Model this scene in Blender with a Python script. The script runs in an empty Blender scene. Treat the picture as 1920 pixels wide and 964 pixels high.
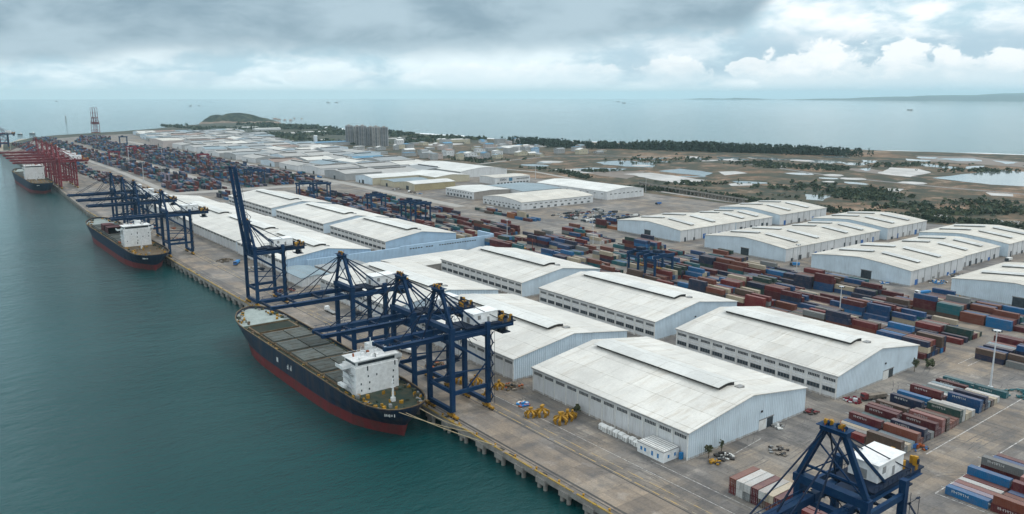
import bpy, bmesh, math, random
from mathutils import Vector, Matrix

R = random.Random(7)
S = bpy.context.scene
COL = S.collection
PI = math.pi

# ------------------------------------------------------------------ camera geometry (used to survey points on the ground)
H = 120.0
FOC, HZ, CX, CY = 1493.0, 178.0, 960.0, 482.0
PITCH = math.atan((CY - HZ) / FOC)
AZ = math.atan(1173.0 / math.hypot(FOC, CY - HZ))
FWH = Vector((math.sin(AZ), math.cos(AZ), 0))
RT = Vector((math.cos(AZ), -math.sin(AZ), 0))
UPV = Vector((0, 0, 1))
F3 = FWH * math.cos(PITCH) - UPV * math.sin(PITCH)
U3 = UPV * math.cos(PITCH) + FWH * math.sin(PITCH)
SEA = -5.0


def at(x, y, z=0.0):
    """ground point seen at a photo pixel"""
    r = F3 + RT * ((x - CX) / FOC) + U3 * ((CY - y) / FOC)
    t = (z - H) / r.z
    return (r.x * t, r.y * t)


# ------------------------------------------------------------------ materials
def new_mat(name):
    m = bpy.data.materials.new(name)
    m.use_nodes = True
    nt = m.node_tree
    return m, nt, nt.nodes['Principled BSDF']


def N(nt, kind, **kw):
    n = nt.nodes.new(kind)
    for k, v in kw.items():
        if k in n.inputs:
            n.inputs[k].default_value = v
        else:
            setattr(n, k, v)
    return n


def ramp(nt, stops, fac):
    n = nt.nodes.new('ShaderNodeValToRGB')
    cr = n.color_ramp
    while len(cr.elements) > 1:
        cr.elements.remove(cr.elements[-1])
    cr.elements[0].position = stops[0][0]
    c = stops[0][1]
    cr.elements[0].color = (*c, 1) if len(c) == 3 else c
    for p, c in stops[1:]:
        e = cr.elements.new(p)
        e.color = (*c, 1) if len(c) == 3 else c
    nt.links.new(fac, n.inputs[0])
    return n.outputs[0]


def g3(v):
    return (v, v, v)


def mixc(nt, a, b, fac, mode='MIX'):
    n = nt.nodes.new('ShaderNodeMix')
    n.data_type = 'RGBA'
    n.blend_type = mode
    for sock, v in ((n.inputs[0], fac), (n.inputs[6], a), (n.inputs[7], b)):
        if hasattr(v, 'is_output'):
            nt.links.new(v, sock)
        elif isinstance(v, (int, float)):
            sock.default_value = v
        else:
            sock.default_value = (*v, 1)
    return n.outputs[2]


def math_n(nt, op, a, b=None, c=None, clamp=False):
    n = nt.nodes.new('ShaderNodeMath')
    n.operation = op
    n.use_clamp = clamp
    for i, v in enumerate((a, b, c)):
        if v is None:
            continue
        if hasattr(v, 'is_output'):
            nt.links.new(v, n.inputs[i])
        else:
            n.inputs[i].default_value = v
    return n.outputs[0]


def coords(nt, kind='Object', scale=(1, 1, 1), rot=0.0):
    if kind == 'World':
        o = nt.nodes.new('ShaderNodeNewGeometry').outputs['Position']
    else:
        o = nt.nodes.new('ShaderNodeTexCoord').outputs[kind]
    mp = nt.nodes.new('ShaderNodeMapping')
    mp.inputs['Scale'].default_value = scale
    mp.inputs['Rotation'].default_value = (0, 0, rot)
    nt.links.new(o, mp.inputs[0])
    return mp.outputs[0]


def noise(nt, vec, scale, detail=4, rough=0.55):
    n = nt.nodes.new('ShaderNodeTexNoise')
    n.inputs['Scale'].default_value = scale
    n.inputs['Detail'].default_value = detail
    n.inputs['Roughness'].default_value = rough
    nt.links.new(vec, n.inputs['Vector'])
    return n.outputs['Fac']


MATS = {}


def paint(name, col, rough=0.55, wear=None, wear_amt=0.35, scale=0.35, var=0.12, metal=0.0, spec=0.22, runs=None):
    """weathered paint: two scales of noise mix in a wear colour, with a per-object tint"""
    m, nt, b = new_mat(name)
    v = coords(nt, 'World', runs or (1, 1, 1))
    n1 = noise(nt, v, scale, 5, 0.65)
    n2 = noise(nt, v, scale * 7, 3)
    wear = wear or tuple(min(1, c * 1.5 + 0.04) for c in col)
    f = math_n(nt, 'MULTIPLY', ramp(nt, [(0.42, g3(0)), (0.7, g3(1))], n1), wear_amt)
    c = mixc(nt, col, wear, f)
    c = mixc(nt, c, ramp(nt, [(0.3, g3(0.78)), (0.7, g3(1.15))], n2), 0.6, 'MULTIPLY')
    oi = nt.nodes.new('ShaderNodeObjectInfo')
    t = ramp(nt, [(0, g3(1 - var)), (1, g3(1 + var))], oi.outputs['Random'])
    c = mixc(nt, c, t, 1.0, 'MULTIPLY')
    nt.links.new(c, b.inputs['Base Color'])
    b.inputs['Roughness'].default_value = rough
    b.inputs['Metallic'].default_value = metal
    b.inputs['Specular IOR Level'].default_value = spec
    MATS[name] = m
    return m


paint('crane_blue', (0.004, 0.028, 0.082), 0.55, (0.014, 0.046, 0.092), 0.7, 0.3, spec=0.12)
paint('crane_navy', (0.007, 0.018, 0.045), 0.6, (0.018, 0.024, 0.032), 0.6, 0.3, spec=0.12)
paint('crane_red', (0.17, 0.014, 0.026), 0.5, (0.26, 0.07, 0.07), 0.6, 0.3)
paint('crane_dark_red', (0.19, 0.012, 0.030), 0.5, (0.19, 0.04, 0.05), 0.6, 0.3, spec=0.1)
paint('house_white', (0.82, 0.83, 0.82), 0.45, (0.55, 0.52, 0.46), 0.3, 0.12, 0.04)
paint('machine_yellow', (0.42, 0.22, 0.015), 0.5, (0.16, 0.09, 0.03), 0.7, 0.8)
paint('machine_orange', (0.38, 0.09, 0.02), 0.55, (0.14, 0.06, 0.03), 0.6, 0.8)
paint('dark_steel', (0.03, 0.032, 0.035), 0.6, (0.10, 0.07, 0.05), 0.5, 0.6)
paint('grey_steel', (0.26, 0.27, 0.27), 0.5, (0.2, 0.15, 0.11), 0.5, 0.6)
paint('galvanised', (0.55, 0.57, 0.58), 0.4, (0.4, 0.4, 0.4), 0.4, 0.6)
paint('glass_dark', (0.03, 0.04, 0.05), 0.15, (0.08, 0.1, 0.11), 0.6, 0.4)
paint('hull_navy', (0.007, 0.019, 0.046), 0.45, (0.085, 0.055, 0.04), 0.55, 0.5, 0.05, runs=(0.8, 0.8, 0.10))
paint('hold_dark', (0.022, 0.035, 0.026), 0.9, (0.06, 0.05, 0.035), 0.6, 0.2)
paint('hull_red', (0.16, 0.024, 0.026), 0.65, (0.075, 0.035, 0.03), 0.8, 0.45, 0.05, runs=(0.5, 0.5, 0.18))
paint('deck_green', (0.036, 0.058, 0.043), 0.85, (0.11, 0.085, 0.05), 0.8, 0.25)
paint('deck_brown', (0.11, 0.075, 0.045), 0.85, (0.21, 0.165, 0.10), 0.8, 0.3)
paint('deck_pale', (0.33, 0.38, 0.36), 0.8, (0.2, 0.22, 0.2), 0.6, 0.3)
paint('hatch_grey', (0.105, 0.118, 0.110), 0.85, (0.07, 0.065, 0.05), 1.0, 0.22, 0.22)
paint('rope', (0.45, 0.36, 0.22), 0.9)
paint('white_paint', (0.72, 0.72, 0.69), 0.6, (0.45, 0.42, 0.38), 0.5, 0.5, 0.06)
paint('blue_paint', (0.03, 0.13, 0.36), 0.5)
paint('brick_cream', (0.45, 0.38, 0.22), 0.8, (0.32, 0.27, 0.17), 0.6, 0.1)
paint('tower_wall', (0.32, 0.325, 0.335), 0.85, (0.17, 0.17, 0.18), 0.5, 0.05, 0.04)
paint('tower_trim', (0.44, 0.42, 0.40), 0.85, (0.25, 0.23, 0.22), 0.5, 0.05, 0.04)
paint('concrete', (0.30, 0.28, 0.25), 0.9, (0.17, 0.15, 0.13), 0.9, 0.25, 0.05)
paint('concrete_dark', (0.09, 0.085, 0.075), 0.8, (0.04, 0.045, 0.04), 0.9, 0.3, 0.05)  # darker concrete: revetment, quay deck underside and rear piles
paint('bark', (0.10, 0.075, 0.05), 0.9)
paint('tarp_blue', (0.02, 0.18, 0.42), 0.6)
paint('rubble', (0.25, 0.21, 0.17), 0.95, (0.10, 0.085, 0.07), 1.0, 0.5, 0.1)
paint('kerb_yellow', (0.42, 0.27, 0.04), 0.8, (0.22, 0.18, 0.13), 1.0, 0.8)

CONT = {
    'maroon': (0.115, 0.014, 0.022), 'dark red': (0.20, 0.024, 0.026), 'rust red': (0.22, 0.065, 0.04), 'blue': (0.010, 0.085, 0.23),
    'bright blue': (0.012, 0.18, 0.42), 'navy blue': (0.016, 0.032, 0.08), 'teal': (0.02, 0.17, 0.20), 'dark green': (0.025, 0.075, 0.065),
    'grey': (0.27, 0.29, 0.285), 'white': (0.58, 0.58, 0.55), 'cream': (0.50, 0.43, 0.31), 'orange': (0.40, 0.14, 0.05),
    'brown': (0.12, 0.08, 0.06), 'pink': (0.40, 0.17, 0.15), 'pale blue': (0.28, 0.40, 0.46), 'lavender': (0.34, 0.30, 0.38),
}
CONT = {k: tuple(x * (0.68 if max(c) < 0.5 else 0.84) for x in c) for k, c in CONT.items()}
for k, c in CONT.items():
    kk = 'container_' + k.replace(' ', '_')
    paint(kk, c, 0.55, tuple(x * 0.6 + y * 0.4 for x, y in zip(c, (0.22, 0.13, 0.09))), 0.6, 0.35, 0.18)
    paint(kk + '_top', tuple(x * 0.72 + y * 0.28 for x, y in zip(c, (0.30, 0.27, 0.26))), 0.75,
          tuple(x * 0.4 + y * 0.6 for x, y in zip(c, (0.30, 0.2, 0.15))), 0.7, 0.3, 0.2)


def roof_mat(name, col, stain, seam_axis='Y', amount=0.5, flat=0.0):
    """sheet roofing: fine ribs, lap joints, rust runs along the slope and broad soiling"""
    m, nt, b = new_mat(name)
    v = coords(nt, 'World')
    sep = nt.nodes.new('ShaderNodeSeparateXYZ')
    nt.links.new(v, sep.inputs[0])
    ax, ox = (sep.outputs[1], sep.outputs[0]) if seam_axis == 'Y' else (sep.outputs[0], sep.outputs[1])
    stretch = (0.16, 1.0, 0.3) if seam_axis == 'Y' else (1.0, 0.16, 0.3)
    vs = coords(nt, 'World', stretch)
    n1 = noise(nt, vs, 0.35, 5, 0.65)
    n2 = noise(nt, v, 0.05, 4, 0.6)
    n3 = noise(nt, v, 0.9, 3)
    c = mixc(nt, col, stain, math_n(nt, 'MULTIPLY', ramp(nt, [(0.48, g3(0)), (0.75, g3(1))], n1), amount))
    c = mixc(nt, c, tuple(x * 0.80 for x in col), math_n(nt, 'MULTIPLY', ramp(nt, [(0.4, g3(0)), (0.65, g3(1))], n2), 0.8))
    c = mixc(nt, c, ramp(nt, [(0.3, g3(0.9)), (0.7, g3(1.06))], n3), 0.7, 'MULTIPLY')
    # joints between sheets: every 13 m along the building, every 11 m down the slope
    j1 = math_n(nt, 'LESS_THAN', math_n(nt, 'MODULO', math_n(nt, 'ADD', ax, 5000.0), 13.0), 0.30)
    j2 = math_n(nt, 'LESS_THAN', math_n(nt, 'MODULO', math_n(nt, 'ADD', ox, 5003.0), 11.0), 0.30)
    jj = math_n(nt, 'MAXIMUM', math_n(nt, 'MULTIPLY', j1, 0.45), math_n(nt, 'MULTIPLY', j2, 0.75))
    c = mixc(nt, c, (0.28, 0.25, 0.2), math_n(nt, 'MULTIPLY', jj, ramp(nt, [(0.35, g3(0.2)), (0.6, g3(1))], n1)))
    # each roof sheet bay slightly different
    bay = nt.nodes.new('ShaderNodeTexWhiteNoise')
    bay.noise_dimensions = '2D'
    cb = nt.nodes.new('ShaderNodeCombineXYZ')
    nt.links.new(math_n(nt, 'FLOOR', math_n(nt, 'DIVIDE', math_n(nt, 'ADD', ax, 5000.0), 13.0)), cb.inputs[0])
    nt.links.new(math_n(nt, 'FLOOR', math_n(nt, 'DIVIDE', math_n(nt, 'ADD', ox, 5003.0), 11.0)), cb.inputs[1])
    nt.links.new(cb.outputs[0], bay.inputs['Vector'])
    c = mixc(nt, c, ramp(nt, [(0, g3(0.90)), (1, g3(1.03))], bay.outputs['Value']), 1.0, 'MULTIPLY')
    oi = nt.nodes.new('ShaderNodeObjectInfo')
    c = mixc(nt, c, ramp(nt, [(0, g3(0.93)), (1, g3(1.03))], oi.outputs['Random']), 1.0, 'MULTIPLY')
    nt.links.new(c, b.inputs['Base Color'])
    b.inputs['Roughness'].default_value = 0.55
    w = math_n(nt, 'SINE', math_n(nt, 'MULTIPLY', ax, 2 * PI / 0.75))
    bp = nt.nodes.new('ShaderNodeBump')
    bp.inputs['Strength'].default_value = 0.5
    bp.inputs['Distance'].default_value = 0.07
    nt.links.new(w, bp.inputs['Height'])
    nt.links.new(bp.outputs[0], b.inputs['Normal'])
    MATS[name] = m


roof_mat('roof_cream', (0.69, 0.67, 0.615), (0.42, 0.34, 0.24), 'Y', 0.6)
roof_mat('roof_cream_cross', (0.63, 0.595, 0.52), (0.37, 0.29, 0.20), 'X', 0.65)
roof_mat('roof_white', (0.72, 0.72, 0.68), (0.5, 0.47, 0.4), 'Y', 0.3)
roof_mat('roof_dull', (0.30, 0.32, 0.325), (0.20, 0.19, 0.17), 'Y', 0.7)
roof_mat('roof_worn', (0.42, 0.41, 0.385), (0.26, 0.235, 0.2), 'X', 0.7)
roof_mat('roof_grey_blue', (0.22, 0.30, 0.34), (0.25, 0.25, 0.24), 'Y', 0.5)
roof_mat('roof_blue', (0.06, 0.22, 0.36), (0.12, 0.2, 0.25), 'Y', 0.4)
roof_mat('roof_brown', (0.26, 0.17, 0.13), (0.18, 0.12, 0.1), 'Y', 0.4)
roof_mat('monitor_sheet', (0.66, 0.67, 0.65), (0.36, 0.31, 0.24), 'Y', 0.5)


def wall_mat(name, col, dirt=(0.30, 0.27, 0.23), amt=0.5):
    m, nt, b = new_mat(name)
    v = coords(nt, 'World')
    vs = coords(nt, 'World', (1, 1, 0.12))
    sep = nt.nodes.new('ShaderNodeSeparateXYZ')
    nt.links.new(v, sep.inputs[0])
    n1 = noise(nt, vs, 0.6, 5, 0.65)
    n2 = noise(nt, v, 0.12, 4)
    c = mixc(nt, col, dirt, math_n(nt, 'MULTIPLY', ramp(nt, [(0.5, g3(0)), (0.8, g3(1))], n1), amt))
    c = mixc(nt, c, ramp(nt, [(0.3, g3(0.86)), (0.7, g3(1.06))], n2), 1.0, 'MULTIPLY')
    # splash of dirt on the plinth
    pl = math_n(nt, 'MULTIPLY', math_n(nt, 'LESS_THAN', sep.outputs[2], 0.7), 0.75)
    c = mixc(nt, c, (0.26, 0.20, 0.14), math_n(nt, 'MULTIPLY', pl, ramp(nt, [(0.3, g3(0.3)), (0.6, g3(1))], n1)))
    nt.links.new(c, b.inputs['Base Color'])
    b.inputs['Roughness'].default_value = 0.6
    xy = math_n(nt, 'ADD', sep.outputs[0], sep.outputs[1])
    w = math_n(nt, 'SINE', math_n(nt, 'MULTIPLY', xy, 2 * PI / 1.1))
    bp = nt.nodes.new('ShaderNodeBump')
    bp.inputs['Strength'].default_value = 0.8
    bp.inputs['Distance'].default_value = 0.12
    nt.links.new(w, bp.inputs['Height'])
    nt.links.new(bp.outputs[0], b.inputs['Normal'])
    MATS[name] = m


wall_mat('wall_white', (0.68, 0.69, 0.69))
wall_mat('wall_pale_blue', (0.60, 0.70, 0.765), (0.30, 0.33, 0.36), 0.35)
wall_mat('wall_sky_blue', (0.40, 0.56, 0.71), (0.30, 0.36, 0.44), 0.3)
wall_mat('wall_grey', (0.36, 0.37, 0.37))
wall_mat('wall_concrete', (0.33, 0.30, 0.27), (0.2, 0.17, 0.14), 0.7)
wall_mat('wall_cream', (0.52, 0.47, 0.34), (0.33, 0.28, 0.2), 0.5)
wall_mat('wall_pinkish', (0.50, 0.43, 0.40), (0.33, 0.28, 0.25), 0.5)


def water_mat():
    m, nt, b = new_mat('sea_water')
    v = coords(nt, 'World')
    n_big = noise(nt, v, 0.012, 4, 0.6)
    n_tint = noise(nt, v, 0.0016, 4, 0.6)
    c = mixc(nt, (0.0005, 0.036, 0.037), (0.001, 0.056, 0.056), n_big)
    c = mixc(nt, c, (0.001, 0.066, 0.070), ramp(nt, [(0.4, g3(0)), (0.7, g3(1))], n_tint))
    nt.links.new(c, b.inputs['Base Color'])
    b.inputs['Roughness'].default_value = 0.05
    b.inputs['Specular IOR Level'].default_value = 0.42
    b.inputs['IOR'].default_value = 1.333
    vw = coords(nt, 'World', (0.55, 1.0, 1.0), 0.6)
    h = math_n(nt, 'ADD', math_n(nt, 'MULTIPLY', noise(nt, vw, 0.16, 7, 0.72), 3.6),
               math_n(nt, 'MULTIPLY', noise(nt, vw, 0.028, 3, 0.55), 3.0))
    # cat's paws: wind patches where the ripples are steeper
    pw = ramp(nt, [(0.35, g3(0.72)), (0.65, g3(1.0))], noise(nt, coords(nt, 'World', (0.5, 1.0, 1.0), 0.3), 0.011, 4, 0.6))
    h = math_n(nt, 'MULTIPLY', h, pw)
    # the open sea beyond the port lies calmer than the harbour
    ln = nt.nodes.new('ShaderNodeVectorMath')
    ln.operation = 'LENGTH'
    nt.links.new(v, ln.inputs[0])
    h = math_n(nt, 'MULTIPLY', h, ramp(nt, [(0.10, g3(1.0)), (0.30, g3(0.45)), (0.9, g3(0.3))], math_n(nt, 'DIVIDE', ln.outputs['Value'], 8000.0)))
    bp = nt.nodes.new('ShaderNodeBump')
    bp.inputs['Strength'].default_value = 0.6
    bp.inputs['Distance'].default_value = 1.0
    nt.links.new(h, bp.inputs['Height'])
    nt.links.new(bp.outputs[0], b.inputs['Normal'])
    MATS['water'] = m


water_mat()


def pond_mat(name, col, rough):
    m, nt, b = new_mat(name)
    v = coords(nt, 'World')
    n1 = noise(nt, v, 0.03, 5, 0.65)
    c = mixc(nt, col, tuple(x * 0.6 for x in col), ramp(nt, [(0.4, g3(0)), (0.65, g3(1))], n1))
    nt.links.new(c, b.inputs['Base Color'])
    b.inputs['Roughness'].default_value = rough
    bp = nt.nodes.new('ShaderNodeBump')
    bp.inputs['Strength'].default_value = 0.12
    nt.links.new(noise(nt, v, 0.5, 3), bp.inputs['Height'])
    nt.links.new(bp.outputs[0], b.inputs['Normal'])
    MATS[name] = m


pond_mat('pond_water', (0.22, 0.25, 0.25), 0.1)
pond_mat('salt_pan', (0.52, 0.50, 0.47), 0.6)
pond_mat('mud_flat', (0.17, 0.13, 0.10), 0.6)


def yard_mat(name, base, slab=(7.0, 5.0)):
    """old concrete paving: slabs of different ages, joints, tyre-dark lanes, oil stains, dust"""
    m, nt, b = new_mat(name)
    v = coords(nt, 'World')
    br = nt.nodes.new('ShaderNodeTexBrick')
    br.offset = 0.0
    br.inputs['Scale'].default_value = 1.0
    br.inputs['Brick Width'].default_value = slab[0]
    br.inputs['Row Height'].default_value = slab[1]
    br.inputs['Mortar Size'].default_value = 0.045
    br.inputs['Mortar Smooth'].default_value = 0.3
    br.inputs['Color1'].default_value = (0.76, 0.76, 0.77, 1)
    br.inputs['Color2'].default_value = (1.17, 1.14, 1.09, 1)
    br.inputs['Mortar'].default_value = (0.60, 0.56, 0.50, 1)
    nt.links.new(v, br.inputs['Vector'])
    br2 = nt.nodes.new('ShaderNodeTexBrick')
    br2.offset = 0.37
    br2.inputs['Scale'].default_value = 1.0
    br2.inputs['Brick Width'].default_value = 31.0
    br2.inputs['Row Height'].default_value = 17.0
    br2.inputs['Mortar Size'].default_value = 0.0
    br2.inputs['Color1'].default_value = (0.72, 0.73, 0.76, 1)
    br2.inputs['Color2'].default_value = (1.20, 1.16, 1.10, 1)
    nt.links.new(v, br2.inputs['Vector'])
    n1 = noise(nt, v, 0.022, 6, 0.65)
    n2 = noise(nt, v, 0.12, 5, 0.65)
    n3 = noise(nt, v, 1.3, 3, 0.6)
    lane = noise(nt, coords(nt, 'World', (1.0, 0.06, 1.0)), 0.16, 4, 0.6)
    warm = tuple(x * y for x, y in zip(base, (1.17, 1.05, 0.91)))
    dark = tuple(x * y for x, y in zip(base, (0.42, 0.43, 0.46)))
    c = mixc(nt, base, warm, ramp(nt, [(0.44, g3(0)), (0.58, g3(1))], n1))
    c = mixc(nt, c, tuple(x * 1.45 for x in base), math_n(nt, 'MULTIPLY', ramp(nt, [(0.36, g3(1)), (0.47, g3(0))], n1), 0.55))
    c = mixc(nt, c, dark, math_n(nt, 'MULTIPLY', ramp(nt, [(0.50, g3(0)), (0.66, g3(1))], n2), 0.75))
    c = mixc(nt, c, tuple(x * y for x, y in zip(base, (0.50, 0.52, 0.56))), math_n(nt, 'MULTIPLY', ramp(nt, [(0.50, g3(0)), (0.62, g3(1))], lane), 0.65))
    c = mixc(nt, c, tuple(min(1, x * 1.75) for x in base), math_n(nt, 'MULTIPLY', ramp(nt, [(0.30, g3(1)), (0.42, g3(0))], n2), 0.55))
    c = mixc(nt, c, br.outputs['Color'], 0.9, 'MULTIPLY')
    c = mixc(nt, c, br2.outputs['Color'], 0.9, 'MULTIPLY')
    c = mixc(nt, c, ramp(nt, [(0.3, g3(0.80)), (0.7, g3(1.16))], n3), 0.9, 'MULTIPLY')
    nt.links.new(c, b.inputs['Base Color'])
    nt.links.new(ramp(nt, [(0.5, g3(0.9)), (0.72, g3(0.55))], n2), b.inputs['Roughness'])
    MATS[name] = m


yard_mat('yard_concrete', (0.196, 0.183, 0.169))
yard_mat('quay_concrete', (0.225, 0.206, 0.187), (4.0, 9.0))


def land_mat():
    m, nt, b = new_mat('open_land')
    v = coords(nt, 'World')
    n1 = noise(nt, v, 0.006, 6, 0.65)
    n2 = noise(nt, v, 0.03, 6, 0.7)
    n3 = noise(nt, v, 0.0035, 5, 0.6)
    c = ramp(nt, [(0.42, (0.018, 0.026, 0.012)), (0.475, (0.040, 0.040, 0.019)), (0.525, (0.082, 0.060, 0.029)), (0.565, (0.20, 0.105, 0.052)), (0.63, (0.32, 0.215, 0.14))], n1)
    g = ramp(nt, [(0.43, (0.014, 0.022, 0.011)), (0.50, (0.045, 0.040, 0.020)), (0.56, (0.155, 0.088, 0.045)), (0.64, (0.31, 0.22, 0.15))], n2)
    c = mixc(nt, c, g, ramp(nt, [(0.42, g3(0.25)), (0.58, g3(0.85))], n3))
    # the scrub-covered point beyond the port is greener than the fields
    sp = nt.nodes.new('ShaderNodeSeparateXYZ')
    nt.links.new(v, sp.inputs[0])
    gy = math_n(nt, 'MULTIPLY', ramp(nt, [(0.30, g3(0)), (0.42, g3(1))], math_n(nt, 'DIVIDE', sp.outputs[1], 5000.0)), 0.82)
    c = mixc(nt, c, ramp(nt, [(0.44, (0.014, 0.026, 0.017)), (0.55, (0.032, 0.044, 0.024)), (0.66, (0.10, 0.085, 0.055))], n2), gy)
    n4 = noise(nt, v, 0.11, 5, 0.7)
    c = mixc(nt, c, (0.022, 0.034, 0.018), math_n(nt, 'MULTIPLY', ramp(nt, [(0.54, g3(0)), (0.60, g3(1))], n4), 0.7))
    c = mixc(nt, c, ramp(nt, [(0.3, g3(0.7)), (0.7, g3(1.3))], noise(nt, v, 0.3, 4, 0.7)), 0.8, 'MULTIPLY')
    nt.links.new(c, b.inputs['Base Color'])
    b.inputs['Roughness'].default_value = 0.95
    MATS['land'] = m


land_mat()


def simple_noise_mat(name, stops, scale, rough=0.9, detail=5, bump=0.0):
    m, nt, b = new_mat(name)
    v = coords(nt, 'World')
    n = noise(nt, v, scale, detail, 0.65)
    nt.links.new(ramp(nt, stops, n), b.inputs['Base Color'])
    b.inputs['Roughness'].default_value = rough
    if bump:
        bp = nt.nodes.new('ShaderNodeBump')
        bp.inputs['Strength'].default_value = 1.0
        bp.inputs['Distance'].default_value = bump
        nt.links.new(n, bp.inputs['Height'])
        nt.links.new(bp.outputs[0], b.inputs['Normal'])
    MATS[name] = m


simple_noise_mat('sand', [(0.3, (0.30, 0.25, 0.18)), (0.7, (0.46, 0.40, 0.31))], 0.05)
simple_noise_mat('surf', [(0.4, (0.62, 0.66, 0.66)), (0.65, (0.85, 0.87, 0.87))], 0.08, 0.6)
simple_noise_mat('asphalt', [(0.3, (0.12, 0.115, 0.11)), (0.7, (0.20, 0.19, 0.175))], 0.15)
simple_noise_mat('road_pale', [(0.3, (0.26, 0.245, 0.22)), (0.7, (0.36, 0.34, 0.31))], 0.1)
simple_noise_mat('foliage_dark', [(0.3, (0.014, 0.030, 0.018)), (0.55, (0.026, 0.050, 0.028)), (0.75, (0.05, 0.075, 0.035))], 0.12)
simple_noise_mat('foliage_olive', [(0.3, (0.028, 0.042, 0.018)), (0.55, (0.055, 0.070, 0.03)), (0.75, (0.10, 0.095, 0.045))], 0.12)
simple_noise_mat('foliage_fresh', [(0.3, (0.05, 0.065, 0.028)), (0.7, (0.13, 0.13, 0.06))], 0.6)
simple_noise_mat('island_green', [(0.40, (0.008, 0.017, 0.011)), (0.52, (0.022, 0.038, 0.022)), (0.64, (0.065, 0.07, 0.042))], 0.04, 0.95, 6, 5.0)
simple_noise_mat('island_rock', [(0.35, (0.16, 0.11, 0.08)), (0.65, (0.32, 0.25, 0.2))], 0.03)
simple_noise_mat('hills', [(0.35, (0.035, 0.06, 0.06)), (0.65, (0.07, 0.09, 0.08))], 0.002, 0.95)
simple_noise_mat('line_white', [(0.40, (0.22, 0.205, 0.19)), (0.56, (0.55, 0.53, 0.50))], 0.7, 0.7)
simple_noise_mat('line_yellow', [(0.42, (0.28, 0.24, 0.18)), (0.58, (0.46, 0.30, 0.08))], 0.35, 0.7)
simple_noise_mat('rail_dark', [(0.3, (0.02, 0.02, 0.022)), (0.7, (0.07, 0.06, 0.05))], 0.4, 0.6)


# ------------------------------------------------------------------ mesh building
class MB:
    def __init__(s):
        s.v, s.f, s.m = [], [], []

    def add(s, pts, faces, mat=0):
        o = len(s.v)
        s.v += [tuple(p) for p in pts]
        s.f += [tuple(i + o for i in f) for f in faces]
        s.m += [mat] * len(faces)
        return s

    def box(s, c, d, mat=0, rz=0.0, top=None):
        x, y, z = d[0] / 2, d[1] / 2, d[2] / 2
        ca, sa = math.cos(rz), math.sin(rz)
        P = []
        for k in (-z, z):
            for (i, j) in ((-x, -y), (x, -y), (x, y), (-x, y)):
                P.append((c[0] + i * ca - j * sa, c[1] + i * sa + j * ca, c[2] + k))
        F = [(3, 2, 1, 0), (0, 1, 5, 4), (1, 2, 6, 5), (2, 3, 7, 6), (3, 0, 4, 7)]
        s.add(P, F, mat)
        s.add(P[4:], [(0, 1, 2, 3)], mat if top is None else top)
        return s

    def bb(s, x0, x1, y0, y1, z0, z1, mat=0, top=None):
        return s.box(((x0 + x1) / 2, (y0 + y1) / 2, (z0 + z1) / 2), (x1 - x0, y1 - y0, z1 - z0), mat, 0, top)

    def beam(s, p, q, w, h=None, mat=0):
        p, q = Vector(p), Vector(q)
        h = h or w
        d = (q - p).normalized()
        up = Vector((0, 0, 1)) if abs(d.z) < 0.95 else Vector((0, 1, 0))
        a = d.cross(up).normalized()
        b = a.cross(d).normalized()
        P = []
        for e in (p, q):
            for (i, j) in ((-1, -1), (1, -1), (1, 1), (-1, 1)):
                P.append(e + a * (i * w / 2) + b * (j * h / 2))
        s.add(P, [(0, 1, 2, 3), (7, 6, 5, 4), (4, 5, 1, 0), (5, 6, 2, 1), (6, 7, 3, 2), (7, 4, 0, 3)], mat)
        return s

    def tube(s, p, q, r, n=8, r2=None, mat=0):
        p, q = Vector(p), Vector(q)
        r2 = r if r2 is None else r2
        d = (q - p).normalized()
        up = Vector((0, 0, 1)) if abs(d.z) < 0.95 else Vector((0, 1, 0))
        a = d.cross(up).normalized()
        b = a.cross(d).normalized()
        P = []
        for e, rr in ((p, r), (q, r2)):
            for k in range(n):
                t = 2 * PI * k / n
                P.append(e + a * (rr * math.cos(t)) + b * (rr * math.sin(t)))
        F = [(k, k + n, (k + 1) % n + n, (k + 1) % n) for k in range(n)]
        F += [tuple(range(n)), tuple(range(2 * n - 1, n - 1, -1))]
        s.add(P, F, mat)
        return s

    def prism(s, prof, axis, a, b, mat=0):
        """profile [(u, z)] extruded along the axis: 'Y' -> u is x, 'X' -> u is y"""
        n = len(prof)
        P = []
        for e in (a, b):
            for (u, z) in prof:
                P.append((u, e, z) if axis == 'Y' else (e, u, z))
        F = [(k, (k + 1) % n, (k + 1) % n + n, k + n) for k in range(n)]
        F += [tuple(range(n - 1, -1, -1)), tuple(range(n, 2 * n))]
        s.add(P, F, mat)
        return s

    def mesh(s, name, mats, origin=(0, 0, 0), fix=True, smooth=False):
        me = bpy.data.meshes.new(name)
        ox, oy, oz = origin
        me.from_pydata([(x - ox, y - oy, z - oz) for x, y, z in s.v], [], s.f)
        for m in (mats if isinstance(mats, (list, tuple)) else [mats]):
            me.materials.append(MATS[m] if isinstance(m, str) else m)
        me.polygons.foreach_set('material_index', s.m)
        if smooth:
            me.polygons.foreach_set('use_smooth', [True] * len(me.polygons))
        me.update()
        if fix:
            bm = bmesh.new()
            bm.from_mesh(me)
            bmesh.ops.recalc_face_normals(bm, faces=bm.faces)
            bm.to_mesh(me)
            bm.free()
        return me

    def build(s, name, mats, parent=None, loc=None, fix=True, smooth=False, world=False):
        """link as one object; world=True: the vertices are world coordinates and the parent is an Empty without rotation"""
        org = (0, 0, 0)
        if world and parent is not None:
            org = wloc(parent)
        elif world and loc is not None:
            org = loc
        o = bpy.data.objects.new(name, s.mesh(name, mats, org, fix, smooth))
        COL.objects.link(o)
        if parent is not None:
            o.parent = parent
        if loc is not None:
            o.location = loc
        return o


def wloc(o):
    v = Vector(o.location)
    while o.parent:
        o = o.parent
        v = v + Vector(o.location)
    return tuple(v)


USED = {}


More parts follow.
